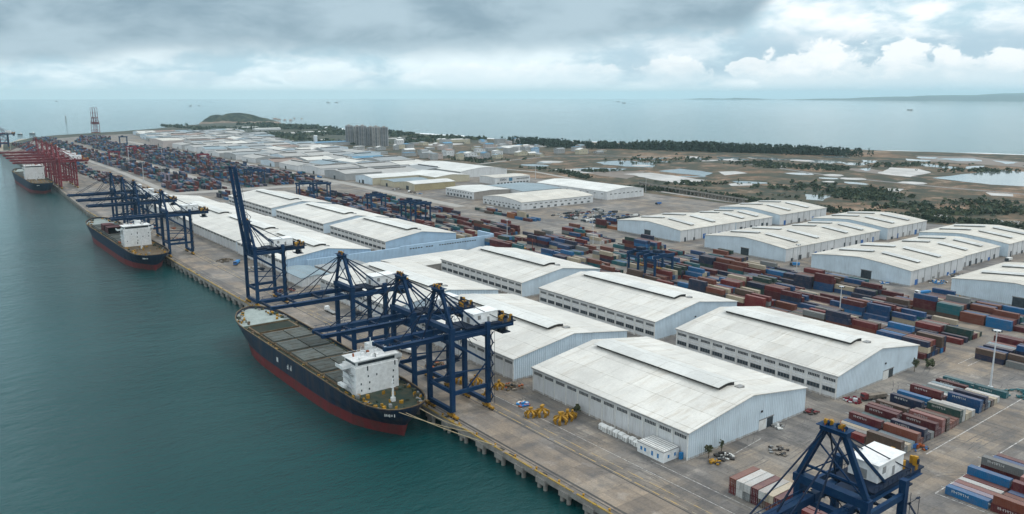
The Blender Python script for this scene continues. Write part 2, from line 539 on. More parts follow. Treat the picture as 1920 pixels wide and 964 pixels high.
def tag(o, label=None, cat=None, group=None, kind=None):
    if label:
        n = len(label.split())
        assert 4 <= n <= 16, (n, label)
        o['label'] = label
        USED[label] = USED.get(label, 0) + 1
    if cat:
        o['category'] = cat
    if group:
        o['group'] = group
    if kind:
        o['kind'] = kind
    return o


def thing(name, label, cat, loc=(0, 0, 0), rz=0.0, group=None):
    o = bpy.data.objects.new(name, None)
    o.empty_display_size = 1
    COL.objects.link(o)
    o.location = loc
    o.rotation_euler = (0, 0, rz)
    return tag(o, label, cat, group)


def clone(o, parent=None):
    c = o.copy()
    COL.objects.link(c)
    if parent is not None:
        c.parent = parent
    for ch in list(o.children):
        clone(ch, c)
    return c


ORD = ['', 'first', 'second', 'third', 'fourth', 'fifth', 'sixth', 'seventh', 'eighth', 'ninth', 'tenth', 'eleventh', 'twelfth', 'thirteenth',
       'fourteenth', 'fifteenth', 'sixteenth', 'seventeenth', 'eighteenth', 'nineteenth', 'twentieth']
TENS = {20: 'twent', 30: 'thirt', 40: 'fort', 50: 'fift', 60: 'sixt', 70: 'sevent', 80: 'eight', 90: 'ninet'}


def ordw(n):
    if n <= 20:
        return ORD[n]
    t, u = n // 10 * 10, n % 10
    return TENS[t] + ('ieth' if u == 0 else 'y-' + ORD[u])


def sheet(name, pts, z, mat, kind='structure'):
    me = bpy.data.meshes.new(name)
    bm = bmesh.new()
    f = bm.faces.new([bm.verts.new((x, y, z)) for x, y in pts])
    if f.normal.z < 0:
        f.normal_flip()
    f.normal_update()
    if f.normal.z < 0:
        bmesh.ops.reverse_faces(bm, faces=[f])
    bmesh.ops.triangulate(bm, faces=bm.faces[:])
    bm.to_mesh(me)
    bm.free()
    me.materials.append(MATS[mat])
    o = bpy.data.objects.new(name, me)
    COL.objects.link(o)
    if kind:
        o['kind'] = kind
    return o


def wobble(pts, step, amp, rnd):
    """subdivide a polygon outline and shake it so that it reads as natural"""
    out = []
    n = len(pts)
    for i in range(n):
        a, b = Vector((*pts[i], 0)), Vector((*pts[(i + 1) % n], 0))
        k = max(1, int((b - a).length / step))
        for j in range(k):
            p = a.lerp(b, j / k)
            out.append((p.x + rnd.uniform(-amp, amp), p.y + rnd.uniform(-amp, amp)))
    return out


# ------------------------------------------------------------------ THE SETTING: sea, land, yard, quay
mb = MB()
ring = [(26500 * math.cos(2 * PI * k / 96), 26500 * math.sin(2 * PI * k / 96), SEA) for k in range(96)]
mb.add(ring, [tuple(range(96))])
sea = mb.build('sea', 'water', fix=False)
sea['kind'] = 'structure'

quay_line = [(152.4, -250), (152.4, 930), (158, 1060), (164, 1190), (172, 1500), (178, 1780), (181, 2080)]
north = [(215, 2350), (316, 2669), (400, 2800), (515, 2880), (610, 2960), (760, 3120), (905, 3330), (1030, 3480), (1130, 3560)]
east = [(1250, 3500), (1318, 3330), (1318, 3146), (1262, 2800), (1268, 2620), (1330, 2416), (1318, 2150), (1313, 1854), (1372, 1681), (1492, 1408),
        (1618, 1180), (1694, 1003), (1765, 821), (1828, 658), (1960, 330), (2120, -60), (2300, -600)]
inner = [(160.5, -600), (160.5, 930), (166, 1060), (172, 1190), (180, 1500), (186, 1780), (189, 2080)]
land_pts = inner + north + east
land = sheet('ground', land_pts, -0.35, 'land')
# the edge of the land: revetment under the quay, beach elsewhere
mb = MB()
L = len(inner)
for (x0, y0), (x1, y1) in zip(inner[:-1], inner[1:]):
    mb.add([(x0, y0, -0.35), (x1, y1, -0.35), (x1 - 6.5, y1, -9), (x0 - 6.5, y0, -9)], [(0, 1, 2, 3)])
revet = mb.build('revetment', 'concrete_dark', fix=False)
revet['kind'] = 'structure'
mb, sf = MB(), MB()
coast = [inner[-1]] + north + east
cpts = []
rb = random.Random(3)
for i in range(len(coast) - 1):
    a, b = Vector((*coast[i], 0)), Vector((*coast[i + 1], 0))
    k = max(2, int((b - a).length / 25))
    for j in range(k):
        cpts.append(a.lerp(b, j / k))
offs = []
for i, p in enumerate(cpts):
    d = (cpts[min(i + 1, len(cpts) - 1)] - cpts[max(i - 1, 0)]).normalized()
    offs.append(Vector((-d.y, d.x, 0)))
w_b = [34 + 10 * math.sin(i * 0.31) + rb.uniform(-4, 4) for i in range(len(cpts))]
for i in range(len(cpts) - 1):
    q = []
    for k in (i, i + 1):
        q += [cpts[k] - offs[k] * 14, cpts[k] + offs[k] * w_b[k]]
    mb.add([(q[0].x, q[0].y, -0.30), (q[1].x, q[1].y, SEA - 0.8), (q[3].x, q[3].y, SEA - 0.8), (q[2].x, q[2].y, -0.30)], [(0, 1, 2, 3)])
    # breaking surf just off the sand
    s0, s1 = [], []
    for k, lst in ((i, s0), (i + 1, s1)):
        base = w_b[k] * 0.80
        wd = 42 + 34 * (0.5 + 0.5 * math.sin(k * 0.9)) * abs(math.sin(k * 0.23 + 1))
        for t in (base - 3, base + wd):
            p = cpts[k] + offs[k] * t
            lst.append((p.x, p.y, SEA + 0.35 if t > base else SEA + 0.5))
    if i > 92:
        sf.add([s0[0], s0[1], s1[1], s1[0]], [(0, 1, 2, 3)])
beach = mb.build('beach', 'sand', fix=True)
beach['kind'] = 'structure'
surf = sf.build('surf', 'surf', fix=True)
surf['kind'] = 'stuff'
surf2 = MB()

yard_pts = [(170, -300), (170, 930), (174, 1060), (180, 1190), (188, 1500), (194, 1780), (200, 2060), (300, 2500), (480, 2700), (760, 2760), (840, 2500),
            (880, 2100), (800, 1700), (742, 1340), (742, 960), (742, 820), (735, 700), (735, 560), (745, 440), (790, 280), (830, 120), (860, -60), (880, -300)]
yard = sheet('container_yard', yard_pts, -0.004, 'yard_concrete')
mb = MB()
for (x0, y0), (x1, y1) in zip(quay_line[:-1], quay_line[1:]):
    mb.add([(x0, y0, 0), (x0 + 19, y0, 0), (x1 + 19, y1, 0), (x1, y1, 0), (x0, y0, -2.1), (x1, y1, -2.1), (x0 + 12, y0, -2.1), (x1 + 12, y1, -2.1)],
           [(0, 1, 2, 3)], 0)
    mb.add([(x0, y0, 0), (x1, y1, 0), (x1, y1, -1.9), (x0, y0, -1.9)], [(0, 1, 2, 3)], 1)
    mb.add([(x0, y0, -1.9), (x1, y1, -1.9), (x1 + 12, y1, -1.9), (x0 + 12, y0, -1.9)], [(0, 1, 2, 3)], 2)
# paired piles with their cross-heads, every 11.3 m
yy = -100.0
while yy < 930:
    x = 152.4
    mb.bb(x - 0.5, x + 5, yy - 2.3, yy + 2.3, -3.1, -1.2, 1)
    for d in (-1.5, 1.5):
        mb.tube((x + 0.6, yy + d, -9), (x + 0.6, yy + d, -3.1), 0.75, 10, mat=1)
        mb.tube((x + 4.6, yy + d, -9), (x + 4.6, yy + d, -3.1), 0.75, 8, mat=2)
    yy += 11.3
yy = 935
while yy < 2070:
    x = next(a[0] + (b[0] - a[0]) * (yy - a[1]) / (b[1] - a[1]) for a, b in zip(quay_line[:-1], quay_line[1:]) if a[1] <= yy <= b[1])
    mb.bb(x - 0.4, x + 3, yy - 2.2, yy + 2.2, -8, -1.2, 1)
    yy += 14
quay = mb.build('quay', ['quay_concrete', 'concrete', 'concrete_dark'], fix=True)
quay['kind'] = 'structure'

# crane rails, cable trench, painted lines
mb = MB()
for (x0, y0), (x1, y1) in zip(quay_line[:-1], quay_line[1:]):
    for off, w in ((2.5, 0.5), (3.9, 0.9), (19.0, 0.5)):
        mb.add([(x0 + off - w / 2, y0, 0.012), (x1 + off - w / 2, y1, 0.012), (x1 + off + w / 2, y1, 0.012), (x0 + off + w / 2, y0, 0.012)], [(3, 2, 1, 0)], 0)
rails = mb.build('crane_rails', 'rail_dark', fix=False)
rails['kind'] = 'structure'
mb = MB()
for xo, w in ((172.6, 0.35), (176.2, 0.3)):
    y = -80.0
    while y < 900:
        l = R.uniform(6, 16)
        mb.add([(xo - w / 2, y, 0.008), (xo + w / 2, y, 0.008), (xo + w / 2, y + l, 0.008), (xo - w / 2, y + l, 0.008)], [(0, 1, 2, 3)])
        y += l + R.uniform(0.5, 3)
yl = mb.build('yellow_lane_markings', 'line_yellow', fix=False)
yl['kind'] = 'structure'
mb = MB()


def line(p, q, w=0.35, z=0.008):
    p, q = Vector((*p, z)), Vector((*q, z))
    n = (q - p).normalized().cross(UPV) * w / 2
    mb.add([p - n, p + n, q + n, q - n], [(0, 1, 2, 3)])


line((266, 114), (380, 115))
line((240.6, 99.2), (380, 98.4))
line((240.6, 99.2), (240.6, 60))
line((241.5, 96), (241.5, 64), 0.2)
line((188, 168), (188, 110), 0.25)
line((204.6, 153), (232, 156), 0.25)
line((181.5, -60), (181.5, 420), 0.2)
for yv in (150, 146):
    line((390, yv), (372, yv), 0.25)
wl = mb.build('white_lane_markings', 'line_white', fix=True)
wl['kind'] = 'structure'

# black tyre arcs and long skid lines left by trucks
simple_noise_mat('tyre_rubber', [(0.35, (0.05, 0.048, 0.046)), (0.62, (0.16, 0.148, 0.136))], 0.5, 0.8)
mb = MB()
rk = random.Random(19)
for i in range(95):
    if i < 45:
        x, y, a = rk.uniform(174, 195), rk.uniform(60, 420), PI / 2 + rk.gauss(0, .08)
    else:
        x, y, a = rk.uniform(200, 385), rk.uniform(98, 156), rk.choice((0.02, 0.0, PI / 2)) + rk.gauss(0, .2)
    curv = rk.gauss(0, 0.018)
    n_ = rk.randint(8, 26)
    for off in (0, 1.9):
        px_, py_, aa = x - math.sin(a) * off, y + math.cos(a) * off, a
        prev = None
        for k in range(n_):
            q0 = (px_ - math.sin(aa) * 0.16, py_ + math.cos(aa) * 0.16, 0.004 + i * 1e-5)
            q1 = (px_ + math.sin(aa) * 0.16, py_ - math.cos(aa) * 0.16, 0.004 + i * 1e-5)
            if prev and rk.random() < 0.9:
                mb.add([prev[0], prev[1], q1, q0], [(0, 1, 2, 3)])
            prev = (q0, q1)
            px_, py_ = px_ + math.cos(aa) * 1.6, py_ + math.sin(aa) * 1.6
            aa += curv * 1.6
tm = mb.build('tyre_marks', 'tyre_rubber')
tm['kind'] = 'structure'

# yellow kerb beam along the quay edge
mb = MB()
y = -100.0
while y < 930:
    l = R.uniform(3, 9)
    mb.bb(152.5, 153.15, y, y + l, 0.0, 0.28, 0)
    if R.random() < 0.8:
        mb.bb(153.0, 153.6 + R.random(), y + R.uniform(0, 1), y + R.uniform(1.5, 3), 0.0, R.uniform(0.08, 0.3), R.choice((0, 0, 1, 2)))
    y += l + R.choice((0.3, 0.6, 1.6))
kerb = mb.build('quay_kerb', ['kerb_yellow', 'rubble', 'dark_steel'])
kerb['kind'] = 'structure'

# roads
road_field = [(918, 1192), (1040, 1222), (1110, 1190), (1190, 1080), (1236, 948), (1170, 787), (1112, 640), (1098, 492), (1100, 300), (1120, 60), (1150, -200)]


def strip(name, pts, w, z, mat):
    m2 = MB()
    P = [Vector((*p, 0)) for p in pts]
    Lf, Rg = [], []
    for i, p in enumerate(P):
        d = (P[min(i + 1, len(P) - 1)] - P[max(i - 1, 0)]).normalized()
        n = Vector((d.y, -d.x, 0)) * w / 2
        Lf.append(p - n)
        Rg.append(p + n)
    for i in range(len(P) - 1):
        m2.add([(*Lf[i].xy, z), (*Rg[i].xy, z), (*Rg[i + 1].xy, z), (*Lf[i + 1].xy, z)], [(0, 1, 2, 3)])
    o = m2.build(name, mat)
    o['kind'] = 'structure'
    return o


strip('field_road', road_field, 11, -0.28, 'asphalt')
strip('field_road_line', road_field, 0.6, -0.27, 'line_white')
strip('boundary_road', [(842, 1880), (790, 1500), (775, 1200), (806, 985), (772, 829), (766, 700), (752, 570), (770, 430), (815, 280), (860, 120), (890, -100)], 9, -0.26, 'road_pale')
strip('bank_road', [(812, 1155), (880, 1180), (918, 1192)], 9, -0.25, 'road_pale')
strip('yard_road', [(283, 1900), (283, 1470), (274, 1230), (266, 1050)], 9, 0.006, 'road_pale')
strip('yard_road', [(338, 2140), (350, 1360), (342, 1060)], 12, 0.006, 'road_pale')
strip('yard_road', [(255, 1035), (480, 1020)], 24, 0.010, 'road_pale')
strip('yard_road', [(488, 2300), (490, 1000), (487, 880), (484, 720)], 14, 0.006, 'road_pale')
strip('beach_track', [(1290, 1850), (1345, 1690), (1465, 1400), (1590, 1170), (1730, 830)], 5, -0.25, 'sand')

# ponds and salt pans
def Z3(x, y):
    return (800 + x * .3113, 180 + y * .3113)


def Z4(x, y):
    return (1360 + x * .3113, 180 + y * .3113)


PONDS = [
    ('pond', 'pond_water', Z3, [(1020, 400), (1180, 388), (1380, 403), (1350, 430), (1200, 424), (1080, 414)]),
    ('pond', 'pond_water', Z3, [(860, 442), (1000, 430), (1220, 438), (1130, 453), (950, 460)]),
    ('salt_pan', 'salt_pan', Z3, [(1200, 470), (1350, 460), (1690, 508), (1590, 535), (1400, 508)]),
    ('pond', 'pond_water', Z3, [(1390, 452), (1540, 437), (1730, 464), (1680, 486), (1520, 468)]),
    ('salt_pan', 'salt_pan', Z3, [(1560, 362), (1650, 366), (1640, 376), (1570, 375)]),
    ('pond', 'pond_water', Z4, [(1245, 495), (1470, 468), (1620, 446), (1799, 456), (2200, 480), (2200, 575), (1799, 545), (1600, 532)]),
    ('pond', 'pond_water', Z4, [(1050, 405), (1200, 408), (1400, 430), (1380, 440), (1200, 424)]),
    ('salt_pan', 'salt_pan', Z4, [(910, 466), (1000, 430), (1170, 440), (1250, 458), (1100, 488)]),
    ('pond', 'pond_water', Z4, [(1300, 375), (1500, 376), (1560, 393), (1400, 393)]),
    ('pond', 'pond_water', Z4, [(370, 375), (560, 383), (690, 393), (640, 408), (520, 400)]),
    ('pond', 'pond_water', Z4, [(-60, 366), (100, 368), (80, 385), (-40, 386)]),
    ('pond', 'pond_water', Z4, [(480, 592), (640, 603), (600, 630), (500, 625)]),
    ('pond', 'pond_water', Z4, [(820, 385), (910, 390), (890, 405), (830, 400)]),
    ('pond', 'pond_water', Z4, [(1080, 378), (1250, 388), (1200, 396), (1090, 388)]),
    ('pond', 'pond_water', Z4, [(700, 400), (860, 405), (820, 420), (720, 415)]),
    ('pond', 'pond_water', Z4, [(1600, 388), (1760, 398), (1700, 411)]),
    ('pond', 'pond_water', Z4, [(1160, 366), (1270, 370), (1260, 378), (1170, 375)]),
    ('pond', 'pond_water', Z4, [(820, 440), (890, 432), (880, 448), (830, 452)]),
    ('pond', 'pond_water', Z4, [(1440, 425), (1560, 420), (1530, 436), (1450, 440)]),
    ('pond', 'pond_water', Z4, [(540, 360), (700, 362), (760, 372), (600, 372)]),
    ('salt_pan', 'salt_pan', Z4, [(10, 528), (110, 515), (200, 520), (170, 538), (40, 542)]),
    ('salt_pan', 'salt_pan', Z4, [(-40, 455), (60, 452), (120, 465), (0, 478)]),
    ('mud_flat', 'mud_flat', Z3, [(880, 445), (1200, 455), (1330, 450), (1200, 500), (1050, 480)]),
    ('mud_flat', 'mud_flat', Z4, [(640, 430), (880, 440), (1180, 490), (1000, 480), (800, 455)]),
    ('mud_flat', 'mud_flat', Z4, [(1150, 360), (1500, 366), (1799, 400), (1799, 430), (1500, 410), (1200, 392)]),
    ('salt_pan', 'salt_pan', Z3, [(760, 440), (860, 445), (1000, 466), (840, 462)]),
    ('salt_pan', 'salt_pan', Z4, [(1190, 690), (1290, 700), (1330, 730), (1240, 722)]),
    ('salt_pan', 'salt_pan', Z4, [(1580, 582), (1730, 592), (1720, 604), (1600, 600)]),
    ('salt_pan', 'salt_pan', Z4, [(960, 556), (1060, 560), (1040, 575), (970, 572)]),
]
rp = random.Random(5)
for i, (nm, mt, fn, pts) in enumerate(PONDS):
    g = [at(*fn(*p), -0.2) for p in pts]
    sheet(nm, wobble(g, 18, 4.0, rp), (-0.21 if nm != 'mud_flat' else -0.25) + 0.002 * (i % 7), mt)
rq = random.Random(17)
for i in range(46):
    px, py = rq.uniform(1000, 1960), rq.choice((rq.uniform(286, 300), rq.uniform(296, 312), rq.uniform(318, 345)))
    if py < 284 + (px - 1000) * 0.012 + 4 or py > 360:
        continue
    x, y = at(px, py)
    if x < 840 or abs(px - 1840) < 90 and py > 312:
        continue
    rx, ry = rq.uniform(8, 26), rq.uniform(8, 30)
    a0 = rq.uniform(0, 3)
    pts = [(x + rx * math.cos(t * 0.785) * math.cos(a0) - ry * math.sin(t * 0.785) * math.sin(a0), y + rx * math.cos(t * 0.785) * math.sin(a0) + ry * math.sin(t * 0.785) * math.cos(a0)) for t in range(8)]
    wet = rq.random() < 0.6
    sheet('pond' if wet else 'salt_pan', wobble(pts, 9, 3.0, rq), -0.19 + i * 0.0011, 'pond_water' if wet else 'salt_pan')
for (x, y, rx, ry) in ((905, 2050, 60, 40), (1160, 2350, 70, 30), (1050, 2500, 90, 40), (1000, 2950, 80, 40), (1150, 2000, 60, 25), (1180, 1500, 90, 50),
                       (1080, 1680, 60, 40), (1270, 1560, 50, 30), (1420, 1180, 40, 60)):
    pts = [(x + rx * math.cos(t * 0.7), y + ry * math.sin(t * 0.7)) for t in range(9)]
    sheet('salt_pan', wobble(pts, 20, 7, rp), -0.2 + rp.uniform(0, 0.05), 'salt_pan')

# the green island, the rocks off its point, the hills across the bay
def lump(name, cx, cy, rx, ry, h, mats, seed, rz=0.0, n=56, base=SEA - 1, rock=0.12):
    rr = random.Random(seed)
    ph = [rr.uniform(0, 6.28) for _ in range(12)]
    m2 = MB()
    P = []
    K = 14
    for i in range(K + 1):
        t = i / K
        for k in range(n):
            a = 2 * PI * k / n
            w = 1 + 0.10 * math.sin(2 * a + ph[0]) + 0.07 * math.sin(5 * a + ph[1]) + 0.05 * math.sin(9 * a + ph[2])
            rad = (1 - t) * w
            z = base + (h - base) * (math.sin(t * PI / 2) ** 0.9) * (1 + 0.16 * math.sin(3 * a + ph[3]) * (1 - t) + 0.08 * math.sin(7 * a + ph[4] + 4 * t) * (1 - t))
            z += rr.uniform(-0.05, 0.05) * h * (1 if 0 < i else 0)
            rad *= 1 + rr.uniform(-0.025, 0.025)
            x, y = rx * rad * math.cos(a), ry * rad * math.sin(a)
            P.append((cx + x * math.cos(rz) - y * math.sin(rz), cy + x * math.sin(rz) + y * math.cos(rz), z))
    for i in range(K):
        F = [(i * n + k, i * n + (k + 1) % n, (i + 1) * n + (k + 1) % n, (i + 1) * n + k) for k in range(n)]
        o = len(m2.v)
        m2.f += F
        m2.m += [1 if i / K < rock else 0] * n
    m2.v = P
    o = m2.build(name, mats, smooth=True)
    o['kind'] = 'structure'
    return o


lump('island_hill', 1222, 3600, 142, 100, 40, ['island_green', 'island_rock'], 4, rz=-AZ, rock=0.10)
lump('island_hill', 1150, 3640, 80, 75, 33, ['island_green', 'island_rock'], 6, rz=-AZ, rock=0.14)
lump('island_hill', 1312, 3560, 85, 55, 20, ['island_green', 'island_rock'], 8, rz=-AZ, rock=0.2)
for i, (px, py, s) in enumerate(((523, 224.5, 14), (534, 225, 10), (545, 225.5, 12), (552, 222, 9), (566, 222.5, 8), (516, 223, 16))):
    gx, gy = at(px, py, SEA)
    lump('shore_rock', gx, gy, s, s * 0.7, SEA + s * 0.35, ['island_rock', 'island_rock'], 20 + i, n=14)
# far hills: overlapping ridges across the bay
def ridge(name, p0, p1, heights, depth, seed):
    rr = random.Random(seed)
    a, b = Vector((*p0, 0)), Vector((*p1, 0))
    n = 60
    back = (b - a).normalized().cross(UPV) * -1
    if back.dot(FWH) < 0:
        back = -back
    m2 = MB()
    cols = []
    ph = [rr.uniform(0, 6) for _ in range(6)]
    for i in range(n + 1):
        t = i / n
        j = t * (len(heights) - 1)
        k = min(int(j), len(heights) - 2)
        u = j - k
        u = u * u * (3 - 2 * u)
        h = heights[k] * (1 - u) + heights[k + 1] * u
        h *= 1 + 0.09 * math.sin(17 * t + ph[0]) + 0.06 * math.sin(41 * t + ph[1]) + rr.uniform(-0.03, 0.03)
        p = a.lerp(b, t)
        row = []
        for s_, hh in ((0, 0), (0.12, 0.18), (0.35, 0.55), (0.62, 0.85), (0.85, 1.0), (1.3, 0.6), (2.0, 0.0)):
            q = p + back * depth * s_ + (b - a).normalized() * rr.uniform(-40, 40)
            row.append((q.x, q.y, SEA - 2 + (h + 6) * hh * (1 + 0.1 * math.sin(23 * t + 5 * s_ + ph[2]))))
        cols.append(row)
    for i in range(n):
        for k in range(6):
            m2.add([cols[i][k], cols[i + 1][k], cols[i + 1][k + 1], cols[i][k + 1]], [(0, 1, 2, 3)])
    o = m2.build(name, 'hills', smooth=True)
    o['kind'] = 'structure'


def far(px, dist):
    a = math.atan((px - CX) / (FOC / math.cos(PITCH)))
    d = FWH * math.cos(a) + RT * math.sin(a)
    return (d.x * dist, d.y * dist)


ridge('far_hills', far(1440, 21500), far(2300, 19000), [5, 30, 60, 90, 110, 105, 130, 140, 130, 140, 150], 2500, 1)
ridge('far_hills', far(1600, 24500), far(2350, 22500), [20, 90, 140, 165, 175, 180, 185], 2000, 2)
ridge('far_hills', far(1275, 23500), far(1430, 23000), [4, 30, 14, 36, 24, 4], 1200, 3)

# ------------------------------------------------------------------ vegetation
def clump(m2, x, y, z, r, h, n, rnd, mats=2):
    """n leaf-clump faces through a crown volume of radius r and height h"""
    for _ in range(n):
        a = rnd.uniform(0, 2 * PI)
        rr = r * math.sqrt(rnd.random())
        zz = h * rnd.random() ** 0.8
        sh = max(0.25, 1 - (zz / h) ** 2 * 0.75)
        px_, py_, pz_ = x + rr * sh * math.cos(a), y + rr * sh * math.sin(a), z + zz
        s = r * rnd.uniform(0.22, 0.5)
        d1 = Vector((rnd.gauss(0, 1), rnd.gauss(0, 1), rnd.gauss(0, 0.6))).normalized() * s
        d2 = Vector((rnd.gauss(0, 1), rnd.gauss(0, 1), rnd.gauss(0, 1))).normalized() * s
        c = Vector((px_, py_, pz_))
        m2.add([c - d1 - d2 * 0.6, c + d1 * 0.8 - d2, c + d1 + d2 * 0.7, c - d1 * 0.7 + d2], [(0, 1, 2, 3)], rnd.randrange(mats))


rv = random.Random(11)
belt = MB()
for (a, b, wd, cnt, hh) in (((1245, 1632), (1262, 1450), 40, 190, 17), ((1235, 1440), (1345, 1275), 45, 230, 15), ((1352, 1262), (1425, 1120), 50, 330, 18),
                           ((1420, 1120), (1500, 930), 45, 330, 17), ((1505, 935), (1530, 850), 35, 90, 15)):
    for _ in range(cnt):
        t = rv.random()
        x = a[0] + (b[0] - a[0]) * t + rv.gauss(0, wd / 2.6)
        y = a[1] + (b[1] - a[1]) * t + rv.gauss(0, wd / 2.6)
        clump(belt, x, y, -0.3, rv.uniform(3.5, 6), hh * rv.uniform(0.6, 1.1), 26, rv)
o = belt.build('coastal_woodland', ['foliage_dark', 'foliage_dark'], fix=False)
tag(o, 'dark green belt of trees along the beach behind the fields', 'woodland', kind='stuff')
hd = MB()
hedge_line = [(806, 985), (772, 829), (745, 760)]
for a, b, cnt, hh in (((700, 815), (768, 690), 190, 5.5), ((776, 690), (786, 560), 150, 5), ((768, 560), (772, 420), 190, 6), ((780, 425), (812, 270), 260, 5.5),
                      ((812, 270), (850, 100), 160, 5), ((845, 960), (800, 860), 120, 4)):
    for _ in range(cnt):
        t = rv.random()
        x, y = a[0] + (b[0] - a[0]) * t + rv.gauss(0, 5), a[1] + (b[1] - a[1]) * t + rv.gauss(0, 5)
        clump(hd, x, y, -0.3, rv.uniform(2, 4), hh * rv.uniform(0.5, 1.1), 15, rv)
o = hd.build('hedge', ['foliage_dark', 'foliage_olive'], fix=False)
tag(o, 'overgrown dark hedge along the inland boundary of the port', 'hedge', kind='stuff')
sc = MB()
for (px, py, sx, sy, cnt) in ((1600, 362, 70, 8, 240), (1640, 370, 60, 6, 160), (1480, 312, 70, 5, 120), (1560, 316, 40, 4, 90), (1420, 306, 40, 3, 70), (1120, 321, 50, 2, 40),
                              (880, 300, 60, 6, 120), (1000, 320, 60, 5, 70), (1840, 382, 60, 6, 70), (1300, 345, 90, 4, 60), (1700, 390, 90, 10, 70), (1500, 350, 80, 6, 70),
                              (1780, 400, 110, 5, 150), (1880, 395, 60, 6, 80), (1420, 372, 60, 5, 110), (1830, 320, 80, 3, 90), (1700, 310, 80, 5, 90), (1250, 300, 100, 6, 90)):
    for _ in range(cnt):
        x, y = at(px + rv.gauss(0, sx / 2), py + rv.gauss(0, sy / 2))
        if x > 830:
            clump(sc, x, y, -0.3, rv.uniform(2, 6), rv.uniform(1.5, 4.5), 8, rv)
for _ in range(2200):
    x, y = rv.uniform(840, 1290), rv.uniform(1780, 3350)
    if math.sin(x * 0.017) + math.sin(y * 0.011 + 1) + rv.uniform(-0.6, 0.6) > 0.1:
        clump(sc, x, y, -0.3, rv.uniform(7, 16), rv.uniform(3, 8), 9, rv)
o = sc.build('scrub', ['foliage_olive', 'foliage_dark'], fix=False)
tag(o, 'patchy scrub bushes scattered over the brown fields', 'scrub', kind='stuff')


def tree(label, x, y, h, r, seed, mat='foliage_fresh', cat='tree', name='tree'):
    rr = random.Random(seed)
    t = thing(name, label, cat, (x, y, 0))
    tr = MB()
    tr.tube((0, 0, -0.1), (0.1, 0.05, h * 0.6), 0.16, 7, 0.08)
    for _ in range(5):
        a = rr.uniform(0, 6.28)
        tr.tube((0.05, 0, h * rr.uniform(0.3, 0.55)), (r * 0.7 * math.cos(a), r * 0.7 * math.sin(a), h * rr.uniform(0.6, 0.85)), 0.06, 5, 0.02)
    tr.build('trunk', 'bark', t)
    cr = MB()
    for _ in range(9):
        a = rr.uniform(0, 6.28)
        d = r * rr.uniform(0.1, 0.8)
        clump(cr, d * math.cos(a), d * math.sin(a), h * rr.uniform(0.3, 0.7), r * 0.5, h * 0.35, 26, rr)
    cr.build('crown', [mat, 'foliage_olive'], t, fix=False)
    return t


tree('small bushy tree against the pale blue gable of the front warehouse', 205, 157.5, 4.4, 1.5, 1)
tree('thin young tree beside the bushy one by the front gable', 212.5, 158, 4.0, 1.0, 2)
tree('slender tree near the far end of the second row gable', 345.5, 157, 6.0, 1.6, 3)
tree('low round bush at the outer corner of the second row warehouse', 355.5, 156, 3.6, 2.6, 4, cat='bush', name='bush')
tree('leafless brownish bush beside the long windowed wall', 194.5, 212.5, 4.0, 2.0, 5, cat='bush', name='bush')

# ------------------------------------------------------------------ warehouses
def arc_roof(X0, X1, Y0, Y1, e, a, axis, over=0.5, th=0.28, bend=0.0, nseg=2):
    """roof slab following a gable (bend=0) or a shallow arch (bend>0)"""
    m2 = MB()
    lo, hi = (X0, X1) if axis == 'Y' else (Y0, Y1)
    mid = (lo + hi) / 2
    sl = (a - e) / (mid - lo)
    pts = []
    n = nseg if bend == 0 else 10
    for i in range(n + 1):
        u = lo - over + (hi - lo + 2 * over) * i / n
        t = (u - mid) / (mid - lo)
        z = a - abs(u - mid) * sl
        if bend:
            z = z * (1 - bend) + (a - (a - e) * t * t) * bend
        pts.append((u, z))
    prof = [(u, z + 0.03) for u, z in pts] + [(u, z + 0.03 + th) for u, z in reversed(pts)]
    s0, s1 = ((Y0, Y1) if axis == 'Y' else (X0, X1))
    m2.prism(prof, axis, s0 - over, s1 + over)
    return m2


def gable_body(X0, X1, Y0, Y1, e, a, axis, bend=0.0):
    lo, hi = (X0, X1) if axis == 'Y' else (Y0, Y1)
    mid = (lo + hi) / 2
    prof = [(lo, -0.1), (hi, -0.1)]
    n = 2 if bend == 0 else 10
    for i in range(n + 1):
        u = hi - (hi - lo) * i / n
        t = (u - mid) / (mid - lo)
        z = a - abs(t) * (a - e)
        if bend:
            z = z * (1 - bend) + (a - (a - e) * t * t) * bend
        prof.append((u, z))
    return prof


WIN_MESH = {}


def window_mesh(w, h, n, mats, axis='X', rail=False):
    key = (w, h, n, tuple(mats), axis)
    if key not in WIN_MESH:
        m2 = MB()

        def B(u0, u1, d0, d1, z0, z1, mt):
            if axis == 'X':   # faces -X, width along Y
                m2.bb(-d1, -d0, u0, u1, z0, z1, mt)
            else:             # faces -Y, width along X
                m2.bb(u0, u1, -d1, -d0, z0, z1, mt)
        B(-w / 2, w / 2, -0.2, 0.04, 0, h, 0)
        B(-w / 2 - 0.12, w / 2 + 0.12, -0.1, 0.14, -0.16, 0, 1)
        B(-w / 2 - 0.1, w / 2 + 0.1, -0.1, 0.10, h, h + 0.12, 1)
        for i in range(n + 1):
            u = -w / 2 + w * i / n
            B(u - 0.05, u + 0.05, -0.1, 0.09, 0, h, 1)
        WIN_MESH[key] = m2.mesh('window', mats)
    return WIN_MESH[key]


def put_window(parent, x, y, z, mesh):
    o = bpy.data.objects.new('window', mesh)
    COL.objects.link(o)
    o.parent = parent
    b = parent.location
    o.location = (x - b.x, y - b.y, z - b.z)
    return o


